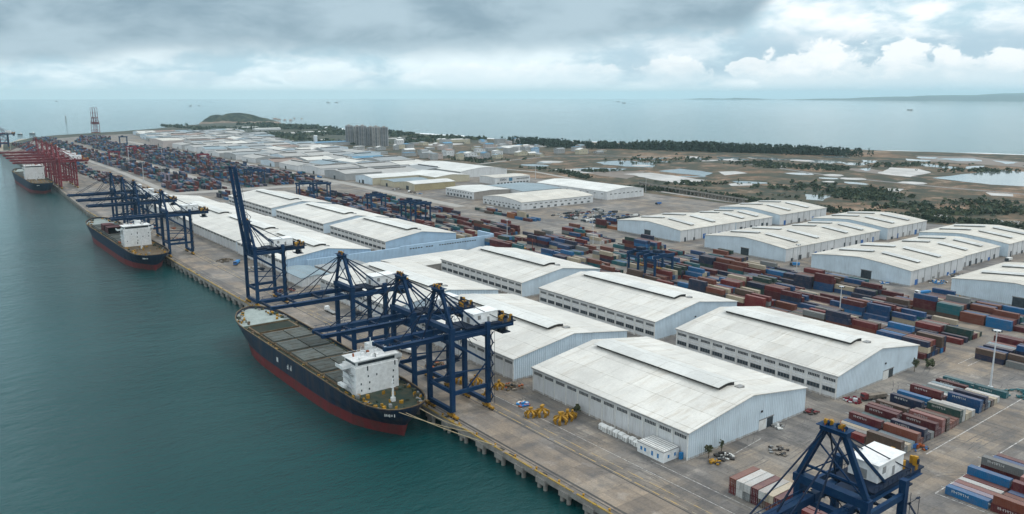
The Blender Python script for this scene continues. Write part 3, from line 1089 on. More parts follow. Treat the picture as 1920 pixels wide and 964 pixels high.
def port_warehouse(label, X0, X1, Y0, Y1, e=9.8, a=14.9, rows=1, bays=12, gable='wall_pale_blue', long_wall='wall_white', monitor=True, roof='roof_cream',
                   group='white roofed warehouses behind the quay', door=None):
    t = thing('warehouse', label, 'warehouse', ((X0 + X1) / 2, (Y0 + Y1) / 2, 0), group=group)
    prof = gable_body(X0, X1, Y0, Y1, e, a, 'Y')
    m2 = MB()
    n = len(prof)
    P = [(u, Y0, z) for u, z in prof] + [(u, Y1, z) for u, z in prof]
    m2.add(P, [tuple(range(n)), tuple(range(n, 2 * n))], 0)
    m2.add(P, [(0, 1, 1 + n, n)], 1)
    m2.add(P, [(1, 2, 2 + n, 1 + n), (n - 1, 0, n, 2 * n - 1)], 1)
    m2.build('wall', [gable, long_wall], t, world=True)
    arc_roof(X0, X1, Y0, Y1, e, a, 'Y', 0.55).build('roof', roof, t, world=True)
    # eaves gutter, verge trim
    m2 = MB()
    m2.bb(X0 - 0.85, X0 - 0.57, Y0 - 0.5, Y1 + 0.5, e - 0.22, e + 0.10)
    m2.build('gutter', 'grey_steel', t, world=True)
    mid = (X0 + X1) / 2
    # pilasters and wall rail
    m2 = MB()
    bay = (Y1 - Y0) / bays
    m2.bb(-0.22, 0.1, -0.25, 0.25, 0, e - 0.25)
    pil = m2.mesh('pilaster', 'white_paint')
    for i in range(bays + 1):
        o = bpy.data.objects.new('pilaster', pil)
        COL.objects.link(o)
        o.parent = t
        o.location = (X0 - t.location.x, min(max(Y0 + bay * i, Y0 + 0.26), Y1 - 0.26) - t.location.y, 0)
    if rows == 2:
        m2 = MB()
        m2.bb(X0 - 0.12, X0 + 0.1, Y0, Y1, 5.3, 5.75)
        m2.build('wall_rail', 'white_paint', t, world=True)
    wm = window_mesh(bay * 0.76, 1.25, 7, ('glass_dark', 'white_paint'), 'X')
    lm = window_mesh(bay * 0.80, 1.7, 4, ('glass_dark', 'grey_steel'), 'X')
    for i in range(bays):
        yc = Y0 + bay * (i + 0.5)
        put_window(t, X0 - 0.02, yc, 7.2 if rows == 1 else 7.0, wm)
        if rows == 2:
            put_window(t, X0 - 0.02, yc, 2.6, lm)
    if monitor:
        y0, y1 = Y0 + (Y1 - Y0) * 0.13, Y1 - (Y1 - Y0) * 0.07
        m2 = MB()
        m2.bb(mid - 4.2, mid + 4.2, y0 + 0.5, y1 - 0.5, a - 0.9, a + 0.92)
        mo = m2.build('roof_monitor', 'dark_steel', t, world=True)  # dark vent sides; the dark tone also paints the shade under the overhang
        m2 = MB()
        pr = [(mid - 5.6, a + 0.80), (mid - 3.8, a + 1.12), (mid - 1.5, a + 1.45), (mid, a + 1.52), (mid + 1.5, a + 1.45), (mid + 3.8, a + 1.12), (mid + 5.6, a + 0.80)]
        pr = pr + [(u, z + 0.16) for u, z in reversed(pr)]
        m2.prism(pr, 'Y', y0, y1)
        m2.build('monitor_roof', 'roof_white', mo, world=True)
        m2 = MB()
        m2.bb(mid + 2.0, mid + 5.2, y0 - 3.4, y0 - 1.2, a - 0.6, a + 0.35)
        m2.build('roof_hatch', 'grey_steel', t, world=True)
    if door:
        dx = X0 + (X1 - X0) * door
        m2 = MB()
        m2.bb(dx - 3.4, dx + 1.0, Y0 - 0.16, Y0 + 0.1, 0, 3.9, 0)
        m2.bb(dx - 3.4, dx + 5.6, Y0 - 0.20, Y0 - 0.06, 3.9, 4.25, 1)
        m2.build('door', ['white_paint', 'grey_steel'], t, world=True)
        m2 = MB()
        m2.bb(dx + 1.6, dx + 5.2, Y0 - 0.06, Y0 + 0.1, 0, 3.9, 0)
        m2.build('doorway', ['glass_dark'], t, world=True)
        m2 = MB()
        m2.bb(dx - 2.5, dx - 1.6, Y0 - 0.3, Y0 + 0.1, 7.0, 7.7)
        m2.build('wall_vent', 'dark_steel', t, world=True)
    return t


port_warehouse('nearest front row warehouse, one window strip, white cabin by its corner', 197.7, 266, 160.4, 242.5, bays=12, door=0.62)
port_warehouse('front row warehouse right behind the three blue quay cranes', 197.7, 266, 255.6, 345, bays=13, door=0.5)
port_warehouse('third front row warehouse, beside the low blue-walled shed', 197.7, 266, 358.5, 450, bays=13, rows=1)
port_warehouse('second row warehouse with two window rows nearest the camera', 287.5, 353.5, 160.0, 243.5, bays=12, rows=2, door=0.6)
port_warehouse('second row warehouse in the middle, below the yard gantry cranes', 288, 353, 257.8, 347.5, bays=13, rows=2, door=0.5)
port_warehouse('third second row warehouse, just before the blue wall', 288.5, 353, 365, 454, bays=13, rows=2, e=9.4, a=14.2)
port_warehouse('warehouse behind the blue wall, gable stepped at its right end', 290, 355, 536, 634, bays=14, rows=2, e=9.4, a=14, gable='wall_sky_blue')
port_warehouse('fifth second row warehouse, between two others of its row', 290, 355, 648, 757, bays=14, rows=2, e=9, a=13.5)
port_warehouse('farthest second row warehouse, near the scattered stacks', 291, 356, 772, 900, bays=14, rows=2, e=9, a=13.5)
port_warehouse('front row warehouse with its blue gable right of the raised crane', 200, 267, 516, 606, bays=13, e=9.4, a=14, gable='wall_sky_blue')
port_warehouse('front row warehouse left of the raised crane boom', 201, 268, 612, 722, bays=14, rows=1, e=9, a=13.2)
port_warehouse('low front row warehouse behind the far blue cranes', 203, 268, 727, 845, bays=14, rows=1, e=8.4, a=12.4)
port_warehouse('small farthest front row warehouse, beside the white shed', 205, 266, 850, 925, bays=9, rows=1, e=8, a=11.5, monitor=False)

# low sheds and the long blue wall between the two halves of the front rows
def shed(name, label, cat, X0, X1, Y0, Y1, e, a, axis='Y', walls=('wall_white', 'wall_white'), roof='roof_cream', bend=0.0, doors=(), group=None, wins=None):
    t = thing(name, label, cat, ((X0 + X1) / 2, (Y0 + Y1) / 2, 0), group=group)
    prof = gable_body(X0, X1, Y0, Y1, e, a, axis, bend)
    n = len(prof)
    s0, s1 = (Y0, Y1) if axis == 'Y' else (X0, X1)
    mk = (lambda u, s_, z: (u, s_, z)) if axis == 'Y' else (lambda u, s_, z: (s_, u, z))
    P = [mk(u, s0, z) for u, z in prof] + [mk(u, s1, z) for u, z in prof]
    m2 = MB()
    m2.add(P, [tuple(range(n)), tuple(range(n, 2 * n))], 0)
    m2.add(P, [(0, 1, 1 + n, n), (1, 2, 2 + n, 1 + n), (n - 1, 0, n, 2 * n - 1)], 1)
    m2.build('wall', list(walls), t, world=True)
    arc_roof(X0, X1, Y0, Y1, e, a, axis, 0.4, 0.25, bend).build('roof', roof, t, world=True)
    for (face, pos, w, h) in doors:
        m2 = MB()
        if face == 'x':
            m2.bb(X0 - 0.08, X0 + 0.1, pos - w / 2, pos + w / 2, 0, h)
        else:
            m2.bb(pos - w / 2, pos + w / 2, Y0 - 0.08, Y0 + 0.1, 0, h)
        dr = m2.build('door', 'glass_dark', t, world=True)
        m2 = MB()
        if face == 'x':
            m2.bb(X0 - 0.16, X0 + 0.05, pos - w / 2 - 0.3, pos + w / 2 + 0.3, h + 0.003, h + 0.35)
        else:
            m2.bb(pos - w / 2 - 0.3, pos + w / 2 + 0.3, Y0 - 0.16, Y0 + 0.05, h + 0.003, h + 0.35)
        m2.build('lintel', 'grey_steel', dr, world=True)
    if wins:
        for (face, lo, hi, cnt, z, w, h) in wins:
            for i in range(cnt):
                u = lo + (hi - lo) * (i + 0.5) / cnt
                if face == 'x':
                    put_window(t, X0 - 0.02, u, z, window_mesh(w, h, 3, ('glass_dark', 'white_paint'), 'X'))
                else:
                    put_window(t, u, Y0 - 0.02, z, window_mesh(w, h, 3, ('glass_dark', 'white_paint'), 'Y'))
    return t


shed('low_shed', 'low cream roofed shed between the front rows, before the blue wall', 'shed', 262, 330, 458, 492, 5.5, 6.6, 'X', ('wall_concrete', 'wall_concrete'))
shed('low_shed', 'small pale shed at the foot of the raised crane', 'shed', 194, 214, 470, 505, 6.0, 7.2, 'Y', ('wall_white', 'wall_white'), 'roof_grey_blue')
shed('low_shed', 'flat shed covered in weeds beside the blue wall', 'shed', 216, 246, 474, 500, 6.5, 7.0, 'X', ('wall_concrete', 'wall_grey'), 'roof_dull')
wl_t = thing('perimeter_wall', 'long sky blue sheet wall with a row of slots', 'wall', (290, 512, 0))
m2 = MB()
m2.bb(215, 288, 509.5, 511, -0.1, 9.0)
m2.bb(288.1, 372, 509.6, 511, -0.1, 9.8)
m2.bb(372.1, 374, 509.7, 530, -0.1, 10.6)
m2.build('wall_sheet', 'wall_sky_blue', wl_t, world=True)
m2 = MB()
for i in range(26):
    x = 296 + i * 2.35
    if i not in (5, 9, 10):
        m2.bb(x, x + 1.5, 509.50, 509.75, 6.9, 7.6)
m2.build('slots', 'dark_steel', wl_t, world=True)

# east rows: chained units with the ridge along X and sloping monitors
def east_unit(label, X0, X1, Y0, Y1, e=10, a=13.0, door=None, walls=('wall_pale_blue', 'wall_white'), mons=(0.33, 0.72), seed=0):
    t = thing('storage_hall', label, 'warehouse', ((X0 + X1) / 2, (Y0 + Y1) / 2, 0), group='storage halls of the inland rows')
    mid = (Y0 + Y1) / 2
    prof = gable_body(X0, X1, Y0, Y1, e, a, 'X', 0.35)
    n = len(prof)
    P = [(X0, u, z) for u, z in prof] + [(X1, u, z) for u, z in prof]
    m2 = MB()
    m2.add(P, [tuple(range(n)), tuple(range(n, 2 * n))], 0)
    m2.add(P, [(0, 1, 1 + n, n), (1, 2, 2 + n, 1 + n), (n - 1, 0, n, 2 * n - 1)], 1)
    m2.build('wall', list(walls), t, world=True)
    arc_roof(X0, X1, Y0, Y1, e, a, 'X', 0.5, 0.28, 0.35).build('roof', 'roof_cream_cross', t, world=True)
    for f in mons:
        x = X0 + (X1 - X0) * f
        for s_ in (-1, 1):
            yA, yB = mid + s_ * 3.5, mid + s_ * (Y1 - Y0) * 0.40
            zA = a + 0.55
            tt = abs(yB - mid) / (mid - Y0)
            zB = (a - (a - e) * tt) * 0.65 + (a - (a - e) * tt * tt) * 0.35 + 0.75
            m2 = MB()
            m2.beam((x, yA, zA - .2), (x, yB, zB - .2), 3.0, 1.0)
            mo = m2.build('roof_monitor', 'grey_steel', t, world=True)
            m2 = MB()
            m2.beam((x - 1.3, yA - s_ * 0.5, zA + 0.55), (x - 1.3, yB + s_ * 0.5, zB + 0.55), 2.9, 0.22)
            m2.beam((x + 1.5, yA - s_ * 0.5, zA + 0.72), (x + 1.5, yB + s_ * 0.5, zB + 0.72), 2.7, 0.22)
            m2.build('monitor_roof', 'monitor_sheet', mo, world=True)
    if door:
        yc = Y0 + (Y1 - Y0) * door
        m2 = MB()
        m2.bb(X0 - 0.07, X0 + 0.1, yc - 3.6, yc + 3.6, 0, 5.4)
        d = m2.build('door', 'glass_dark', t, world=True)
        m2 = MB()
        m2.bb(X0 - 0.25, X0 + 0.1, yc - 4.0, yc + 4.0, 5.403, 5.8)
        m2.build('lintel', 'grey_steel', d, world=True)
    rs = random.Random(seed)
    for i in range(6):
        xx = X0 + (X1 - X0) * (0.08 + 0.15 * i + rs.uniform(-.02, .02))
        m2 = MB()
        hh = rs.choice((3.6, 2.4, 4.2))
        m2.bb(xx, xx + rs.uniform(2, 4), Y0 - 0.07, Y0 + 0.1, 0, hh)
        m2.build('door', rs.choice(('glass_dark', 'blue_paint', 'grey_steel')), t, world=True)
    m2 = MB()
    for i in range(1, 8):
        xx = X0 + (X1 - X0) * i / 8
        m2.bb(xx - 0.15, xx + 0.15, Y0 - 0.12, Y0 + 0.05, 0, e - 0.2)
    m2.build('downpipes', 'grey_steel', t, world=True)
    return t


for (row, Y0, Y1, d, xs) in (('fourth inland row, cut by the right edge', 143, 212, 0.45, [(503, 580, 10, 13.4), (588, 655, 8.4, 11.4)]),
                             ('third inland row', 237, 307, 0.42, [(503, 577, 10, 13.6), (585, 649, 8.4, 11.6), (654, 720, 10.2, 13.6)]),
                             ('second inland row', 329, 403, 0.48, [(505, 578, 10, 13.6), (586, 647, 8.4, 11.6), (652, 720, 10.2, 13.6)]),
                             ('first inland row', 430, 503, 0.5, [(507, 580, 9.8, 13.2), (588, 642, 8.2, 11.2), (648, 726, 10, 13.4)])):
    for i, (x0, x1, e_, a_) in enumerate(xs):
        east_unit('%s cream roofed hall of the %s' % (('front', 'middle', 'rear')[i] if len(xs) == 3 else ('front', 'rear')[i], row), x0, x1, Y0 + (0, 5, 1)[i], Y1 - (0, 7, 2)[i], e_, a_,
                  d if i == 0 else None, walls=('wall_pale_blue', 'wall_white'), seed=int(Y0) + i)

# middle ground halls
shed('white_hall', 'white hall with two rows of small windows beside the vehicle lot', 'hall', 517, 620, 655, 725, 8.6, 11.6, 'X', ('wall_white', 'wall_white'), 'roof_cream_cross', 0.8,
     wins=[('x', 656, 724, 12, 4.6, 3.0, 1.0), ('y', 519, 618, 14, 5.4, 3.6, 1.0), ('y', 530, 618, 9, 1.2, 3.6, 1.9), ('x', 656, 724, 8, 1.0, 3.6, 1.9)])
shed('white_hall', 'broad white roofed hall inland, behind the vehicle lot', 'hall', 647, 708, 660, 788, 10, 13, 'Y', ('wall_white', 'wall_white'), 'roof_white', 0.7,
     wins=[('y', 650, 706, 8, 6.4, 3.6, 1.0), ('x', 662, 786, 10, 6.4, 3.4, 1.0)])
shed('white_hall', 'white two storey block with a dark arcade beside the big hall', 'hall', 527, 580, 757, 817, 9, 10.2, 'Y', ('wall_concrete', 'wall_white'), 'roof_white', 0.0,
     wins=[('x', 760, 815, 10, 6.2, 2.4, 1.3), ('x', 760, 815, 8, 1.2, 4.2, 2.6)])
shed('white_hall', 'sunken grey roofed link between the white halls', 'hall', 582, 642, 735, 815, 8.0, 9.6, 'X', ('wall_white', 'wall_white'), 'roof_grey_blue', 0.5,
     wins=[('y', 584, 640, 12, 6.0, 3.2, 1.0)])
m4 = shed('sign_building', 'long white building with dark lettering on its front', 'building', 640, 700, 868, 905, 9.6, 10.4, 'X', ('wall_white', 'wall_white'), 'roof_cream_cross',
          wins=[('y', 676, 698, 9, 5.8, 2.0, 1.6), ('y', 642, 698, 10, 0.8, 3.6, 2.0)])
# lettering on the front, facing the yard
tx = bpy.data.curves.new('sign_lettering', 'FONT')
tx.body = 'EIAN'
tx.size = 4.8
tx.extrude = 0.06
txt = bpy.data.objects.new('sign_text', tx)
COL.objects.link(txt)
bpy.context.view_layer.update()
txo = bpy.data.objects.new('sign_lettering', bpy.data.meshes.new_from_object(txt.evaluated_get(bpy.context.evaluated_depsgraph_get())))
bpy.data.objects.remove(txt)
COL.objects.link(txo)
txo.parent = m4
txo.rotation_euler = (PI / 2, 0, 0)
txo.location = (648 - 670, 867.9 - 886.5, 5.0)
txo.data.materials.clear()
txo.data.materials.append(MATS['crane_navy'])
m2 = MB()
m2.bb(663, 669, 867.85, 868.05, 4.2, 8.6)
m2.build('sign_emblem', 'roof_blue', m4, world=True)
shed('white_hall', 'large white roofed hall beyond the lettered building', 'hall', 652, 737, 970, 1120, 9.5, 14, 'Y', ('wall_white', 'wall_grey'), 'roof_white', 0.6,
     wins=[('x', 975, 1115, 16, 4.5, 3.0, 2.0)])
shed('cream_hall', 'pale hall with a dark doorway and a blue side lean-to', 'hall', 507, 580, 968, 1018, 9.5, 12, 'X', ('wall_pale_blue', 'wall_cream'), 'roof_white', 0.3, doors=[('x', 996, 6, 5), ('x', 1006, 3, 4)])
shed('cream_hall', 'cream walled hall with a white hipped roof by the yard road', 'hall', 518, 580, 876, 914, 8.5, 10.5, 'X', ('wall_cream', 'brick_cream'), 'roof_white', 0.2, doors=[('x', 894, 7, 5)])
shed('cream_hall', 'low mustard shed between the two pale halls', 'hall', 516, 570, 925, 962, 7.4, 8.6, 'X', ('wall_cream', 'wall_cream'), 'roof_grey_blue', 0.0, doors=[('x', 945, 5, 4)])
shed('cream_hall', 'white roofed rear wing behind the cream hall', 'hall', 583, 640, 930, 1012, 9, 11.5, 'Y', ('wall_cream', 'wall_cream'), 'roof_white', 0.2)

# the far depot: a field of pale roofs
rd = random.Random(21)
units = []
for ri in range(18):
    y = 1035 + ri * 92
    off = 0 if ri < 11 else (ri - 10) * 12
    x = 505 + off + rd.uniform(-4, 4)
    for ci in range(6):
        w = rd.uniform(40, 66)
        if x + w > 718 + ri * 12 or (ri in (10, 11) and ci == 0):
            x += w + 6
            continue
        units.append((ri, ci, x, x + w, y + rd.uniform(0, 8), y + rd.uniform(66, 84)))
        x += w + rd.choice((2, 4, 9))
rowcount = {}
for (ri, ci, x0, x1, y0, y1) in units:
    rowcount[ri] = rowcount.get(ri, 0) + 1
    rf = rd.choice(('roof_dull', 'roof_worn', 'roof_worn', 'roof_worn', 'roof_cream', 'roof_dull', 'roof_brown' if rd.random() < .3 else 'roof_grey_blue'))
    e = rd.uniform(7.5, 10.5)
    desc = {'roof_dull': 'dull grey', 'roof_worn': 'worn beige', 'roof_cream': 'cream', 'roof_white': 'white', 'roof_grey_blue': 'blue grey', 'roof_brown': 'brown'}[rf]
    ax_ = rd.choice('XXY')
    ap_ = e + rd.uniform(2, 4)
    dw = shed('depot_warehouse', '%s roofed depot warehouse, %s from the yard in the %s far row' % (desc, ordw(rowcount[ri]), ordw(ri + 1)), 'warehouse', x0, x1, y0, y1, e, ap_,
         ax_, (rd.choice(('wall_pale_blue', 'wall_white', 'wall_grey')), rd.choice(('wall_white', 'wall_grey'))), rf, rd.choice((0, 0.3, 0.5)),
         doors=[('x', (y0 + y1) / 2 + rd.uniform(-15, 15), 6, 5)] if ci == 0 else (), group='far depot warehouses')
    m2 = MB()
    cx_, cy_ = (x0 + x1) / 2, (y0 + y1) / 2
    if ax_ == 'X':
        m2.bb(x0 + 6, x1 - 6, cy_ - 2.2, cy_ + 2.2, ap_ - 0.6, ap_ + 1.3, 0, 1)
    else:
        m2.bb(cx_ - 2.2, cx_ + 2.2, y0 + 6, y1 - 6, ap_ - 0.6, ap_ + 1.3, 0, 1)
    m2.build('roof_monitor', ['dark_steel', rf], dw, world=True)
shed('depot_warehouse', 'blue roofed long shed among the far grey roofs', 'warehouse', 640, 700, 1290, 1305, 10, 12.5, 'X', ('wall_grey', 'wall_grey'), 'roof_blue')
shed('gate_building', 'tall pinkish building with a pale roof beside the far stacks', 'building', 492, 540, 1960, 2080, 16, 18, 'X', ('wall_pinkish', 'wall_pinkish'), 'roof_cream_cross', doors=[('x', 2000, 9, 8)])

# apartment slabs near the coast
at_x = 905
for i in range(6):
    px = 656 + i * 12.6
    gx, gy = at(px, 271.5 + i * 0.6)
    gx, gy = gx + (10 if i % 2 else 0), gy + (12 if i % 2 else 0)
    t = thing('apartment_tower', 'grey concrete apartment tower, %s from the left of the row' % ordw(i + 1), 'apartment tower', (gx, gy, -0.3), AZ * -1 + 0.1, group='apartment towers by the shore')
    hh = 45 + (1.5, 0, 2.0, -1, 1, -0.5)[i]
    w = 17.5
    mt = 'tower_wall' if i % 3 != 1 else 'tower_trim'
    m2 = MB()
    m2.bb(-w / 2, w / 2, -9, 9, 0, hh)
    for s_ in (-1, 1):
        m2.bb(s_ * w * 0.30 - 1.6, s_ * w * 0.30 + 1.6, -11.2, -9.003, 0, hh - 1.5)
        m2.bb(s_ * (w / 2 - 0.6) - 0.6, s_ * (w / 2 - 0.6) + 0.6, -10.4, -9.003, 0, hh - 0.5)
    m2.build('wall', mt, t)
    m2 = MB()
    for k in range(14):
        z = 2.0 + k * 3.05
        for cx_ in (-w * 0.30, w * 0.30):
            m2.bb(cx_ - 1.1, cx_ + 1.1, -11.26, -11.1, z, z + 1.6)
        m2.bb(-1.6, 1.6, -9.08, -8.9, z, z + 1.7)
    m2.build('window_strips', 'glass_dark', t)
    m2 = MB()
    for k in range(15):
        z = 0.6 + k * 3.05
        m2.bb(-2.8, 2.8, -10.3, -9.003, z, z + 1.0)
    m2.build('balconies', 'tower_trim' if mt == 'tower_wall' else 'tower_wall', t)
    m2 = MB()
    m2.bb(-4, 2.5, -4, 4, hh + 0.003, hh + 3.2)
    m2.bb(-w / 2, w / 2, -9.2, -8.8, hh + 0.004, hh + 1.0)
    m2.build('roof_house', 'tower_trim', t)

# coastal town
rt = random.Random(31)
placed = []
tries = 0
while len(placed) < 72 and tries < 4000:
    tries += 1
    px, py = rt.uniform(560, 1175), rt.uniform(264, 300)
    if px < 735 and py < 280:
        continue
    if py > 300 - max(0, (px - 880)) * 0.045:
        continue
    x, y = at(px, py)
    if x < 790 or x > 1250:
        continue
    w, d = rt.uniform(10, 26), rt.uniform(9, 20)
    if any(abs(x - a) < (w + c) / 2 + 4 and abs(y - b) < (d + dd) / 2 + 4 for a, b, c, dd in placed):
        continue
    placed.append((x, y, w, d))


def scr_x(x, y):
    v = Vector((x, y, -H))
    return v.dot(RT) / v.dot(F3)


placed.sort(key=lambda p: scr_x(p[0], p[1]))
for i, (x, y, w, d) in enumerate(placed):
    e = rt.choice((4, 5, 7, 7, 10, 12))
    wm_ = rt.choice(('wall_white', 'wall_white', 'wall_grey', 'wall_cream', 'wall_grey', 'wall_pinkish'))
    rm_ = rt.choice(('roof_white', 'roof_dull', 'roof_blue', 'roof_brown', 'roof_grey_blue', 'roof_dull', 'roof_white'))
    dn = {'roof_white': 'white', 'roof_dull': 'grey', 'roof_blue': 'blue', 'roof_brown': 'brown', 'roof_grey_blue': 'blue grey'}[rm_]
    x0, x1, y0, y1 = x - w / 2, x + w / 2, y - d / 2, y + d / 2
    shed('town_house', '%s roofed building of the shore town, %s counting from the left' % (dn, ordw(i + 1)), 'house', x0, x1, y0, y1, e, e + rt.choice((0.3, 1.5, 2.5)),
         rt.choice('XY'), (wm_, wm_), rm_, group='shore town buildings', wins=[('x', y0 + 1, y1 - 1, 3, e * 0.55, 1.8, 1.4), ('y', x0 + 1, x1 - 1, 3, e * 0.55, 1.8, 1.4)])
for (lab, px, py, w, d, e, wm_, rm_) in (('long yellow roofed hall behind the shore town', 845, 267, 70, 24, 7, 'wall_cream', 'roof_cream'),
                                        ('white terraced block in front of the dark woodland', 955, 284, 52, 22, 11, 'wall_white', 'roof_white'),
                                        ('bright blue shed left of the lettered town terrace', 1003, 287, 12, 14, 10, 'wall_sky_blue', 'roof_blue'),
                                        ('white glasshouse range below the green island', 500, 244, 90, 30, 6, 'wall_white', 'roof_white'),
                                        ('pale low shed on the scrub left of the apartment towers', 590, 250, 70, 26, 5, 'wall_white', 'roof_white'),
                                        ('white shed in the scrub beside the glasshouse', 468, 241, 60, 22, 5, 'wall_white', 'roof_white'),
                                        ('long blue roofed works in front of the apartment towers', 625, 272, 110, 50, 8, 'wall_grey', 'roof_blue'),
                                        ('tall white chimney-like tower near the blue works', 592, 272, 7, 7, 22, 'wall_white', 'roof_white')):
    x, y = at(px, py)
    shed('outlying_building', lab, 'building', x - w / 2, x + w / 2, y - d / 2, y + d / 2, e, e + 1.5, 'X', (wm_, wm_), rm_)

# slatted viaduct along the hedge
vt = thing('viaduct', 'low concrete trestle running along the dark hedge', 'viaduct', (772, 650, 0))
m2 = MB()
vp = [(792, 745), (775, 690), (770, 650), (764, 610), (757, 575), (753, 545)]
for a, b in zip(vp[:-1], vp[1:]):
    m2.beam((*a, 4.6), (*b, 4.6), 5, 0.9)
    m2.beam((a[0] - 2.4, a[1], 5.6), (b[0] - 2.4, b[1], 5.6), 0.25, 0.9)
m2.build('deck', 'concrete', vt, world=True)
m2 = MB()
for a, b in zip(vp[:-1], vp[1:]):
    for k in range(6):
        t_ = k / 6
        x, y = a[0] + (b[0] - a[0]) * t_, a[1] + (b[1] - a[1]) * t_
        m2.bb(x - 2.2, x + 2.2, y - 0.5, y + 0.5, -0.3, 4.145)
m2.build('piers', 'concrete', vt, world=True)
# ------------------------------------------------------------------ ship-to-shore cranes
def make_crane(label, main='crane_blue', dark='crane_navy', raised=False, blen=36.0, sep=8.0, house=True, k=1.0, hook=False, group='quay cranes'):
    """origin on the quay between the seaward legs; +x inland"""
    t = thing('quay_crane', label, 'crane', group=group)
    G = 16.5

    def b(name, fn, mat=None, parent=None):
        m2 = MB()
        fn(m2)
        return m2.build(name, mat or main, parent or t)

    zt = 33.5
    for x in (0, G):
        for y in (-8, 8):
            top = zt + (0 if x == 0 else 1.5)
            lg = b('leg', lambda m: m.bb(x - 0.85, x + 0.85, y - 0.75, y + 0.75, 2.6, top))
            bg = MB()
            for d in (-1.9, 1.9):
                bg.bb(x - 0.55, x + 0.55, y + d - 1.5, y + d + 1.5, 0.75, 1.45)
                for w in (-0.9, 0.9):
                    bg.tube((x - 0.35, y + d + w, 0.45), (x + 0.35, y + d + w, 0.45), 0.42, 10, mat=1)
            bg.bb(x - 0.45, x + 0.45, y - 1.0, y + 1.0, 1.453, 2.05)
            bg.build('bogie', ['machine_yellow', 'dark_steel'], t)
        b('sill_beam', lambda m: m.bb(x - 0.7, x + 0.7, -7.25 + 0.003, 7.25 - 0.003, 2.06, 3.7))
        b('cross_beam', lambda m: m.bb(x - 0.8, x + 0.8, -7.25 + .003, 7.25 - .003, 29.0, 30.2))
    b('cross_beam', lambda m: m.bb(-0.45, 0.45, -7.24, 7.24, 9.6, 11.0))
    b('upper_beam', lambda m: m.bb(-1.1, 1.1, -9.0, 9.0, zt + 0.003, zt + 1.9))
    for y in (-8, 8):
        b('portal_beam', lambda m: m.bb(0.853, G - 0.853, y - 0.5, y + 0.5, 9.0, 10.5))
        b('top_side_beam', lambda m: m.bb(0.853, G - 0.853, y - 0.45, y + 0.45, 30.4, 31.9))
        b('brace', lambda m: m.beam((0.8, y, 29.5), (G - 0.8, y, 19.5), 0.7, 0.8))
        b('brace', lambda m: (m.beam((G - 0.8, y, 19.0), (6.5, y, 10.3), 0.4), m.beam((0.8, y, 18.0), (G - 0.8, y, 16.5), 0.45)))
    # twin girders: land side, then the boom
    s2 = sep / 2
    for s_ in (-1, 1):
        b('girder', lambda m: (m.bb(-0.8, 31.5, s_ * s2 - 0.75, s_ * s2 + 0.75, 30.25, 32.2), m.bb(1.5, 30, s_ * (s2 + 1.5) - 0.45, s_ * (s2 + 1.5) + 0.45, 31.4, 31.5, 0)))
    hinge = Vector((-1.2, 0, 31.2))
    ang = math.radians(83) if raised else 0.0

    def P(d, y, z):   # boom coordinates: d metres out from the hinge
        return (hinge.x - d * math.cos(ang) + z * math.sin(ang), y, hinge.z + d * math.sin(ang) + z * math.cos(ang))
    for s_ in (-1, 1):
        b('boom', lambda m: (m.beam(P(0, s_ * s2, 0), P(blen * 0.72, s_ * s2, 0), 1.5, 1.9), m.beam(P(blen * 0.72 + .01, s_ * s2, 0.1), P(blen, s_ * s2, 0.25), 1.45, 1.4),
                             [m.beam(P(2 + i * 4, s_ * (s2 + 1.25), 1.2), P(2 + i * 4, s_ * (s2 + 1.25), 2.1), 0.1) for i in range(int(blen / 4))],
                             m.beam(P(1, s_ * (s2 + 1.25), 2.1), P(blen - 1, s_ * (s2 + 1.25), 2.1), 0.12),
                             m.beam(P(1, s_ * (s2 + 1.2), 0.95), P(blen - 1, s_ * (s2 + 1.2), 0.95), 0.8, 0.1)))
    b('boom_tie', lambda m: [m.beam(P(d, -s2 + .75, 0.2), P(d, s2 - .75, 0.2), 0.9, 0.9) for d in (blen - 0.7, blen * 0.66, blen * 0.33)], dark)
    # A-frame
    ax, az = -0.6, 48.0
    for s_ in (-1, 1):
        b('apex_leg', lambda m: m.beam((0, s_ * 8.0, zt + 1.9), (ax, s_ * 2.4, az), 1.1, 1.2))
        b('apex_strut', lambda m: m.beam((G, s_ * s2, 32.2), (ax + 0.7, s_ * 2.4, az - 0.4), 0.55, 0.6))
        b('backstay', lambda m: m.beam((28, s_ * s2, 32.2), (ax + 0.7, s_ * 2.0, az), 0.26), dark)
        b('backstay', lambda m: m.beam((9.0, s_ * s2, 32.2), (ax + 0.7, s_ * 1.6, az), 0.3), dark)
        if not raised:
            b('forestay', lambda m: m.beam(P(blen * 0.80, s_ * s2, 1.0), (ax - 0.7, s_ * 2.2, az), 0.28), dark)
            b('forestay', lambda m: m.beam(P(blen * 0.36, s_ * s2, 1.0), (ax - 0.7, s_ * 1.8, az), 0.34), dark)
        else:
            b('forestay', lambda m: (m.beam(P(blen * 0.5, s_ * s2, 1.0), (1.0, s_ * 2.6, az + 4), 0.25), m.beam((1.0, s_ * 2.6, az + 4), (ax - 0.5, s_ * 2.2, az), 0.25)), dark)
    b('apex_beam', lambda m: (m.bb(ax - 0.9, ax + 0.9, -3.2, 3.2, az + 0.1, az + 1.3), m.bb(ax - 1.8, ax + 1.8, -3.6, 3.6, az + 1.303, az + 1.45)), main)
    sv = MB()
    rs = random.Random(4)
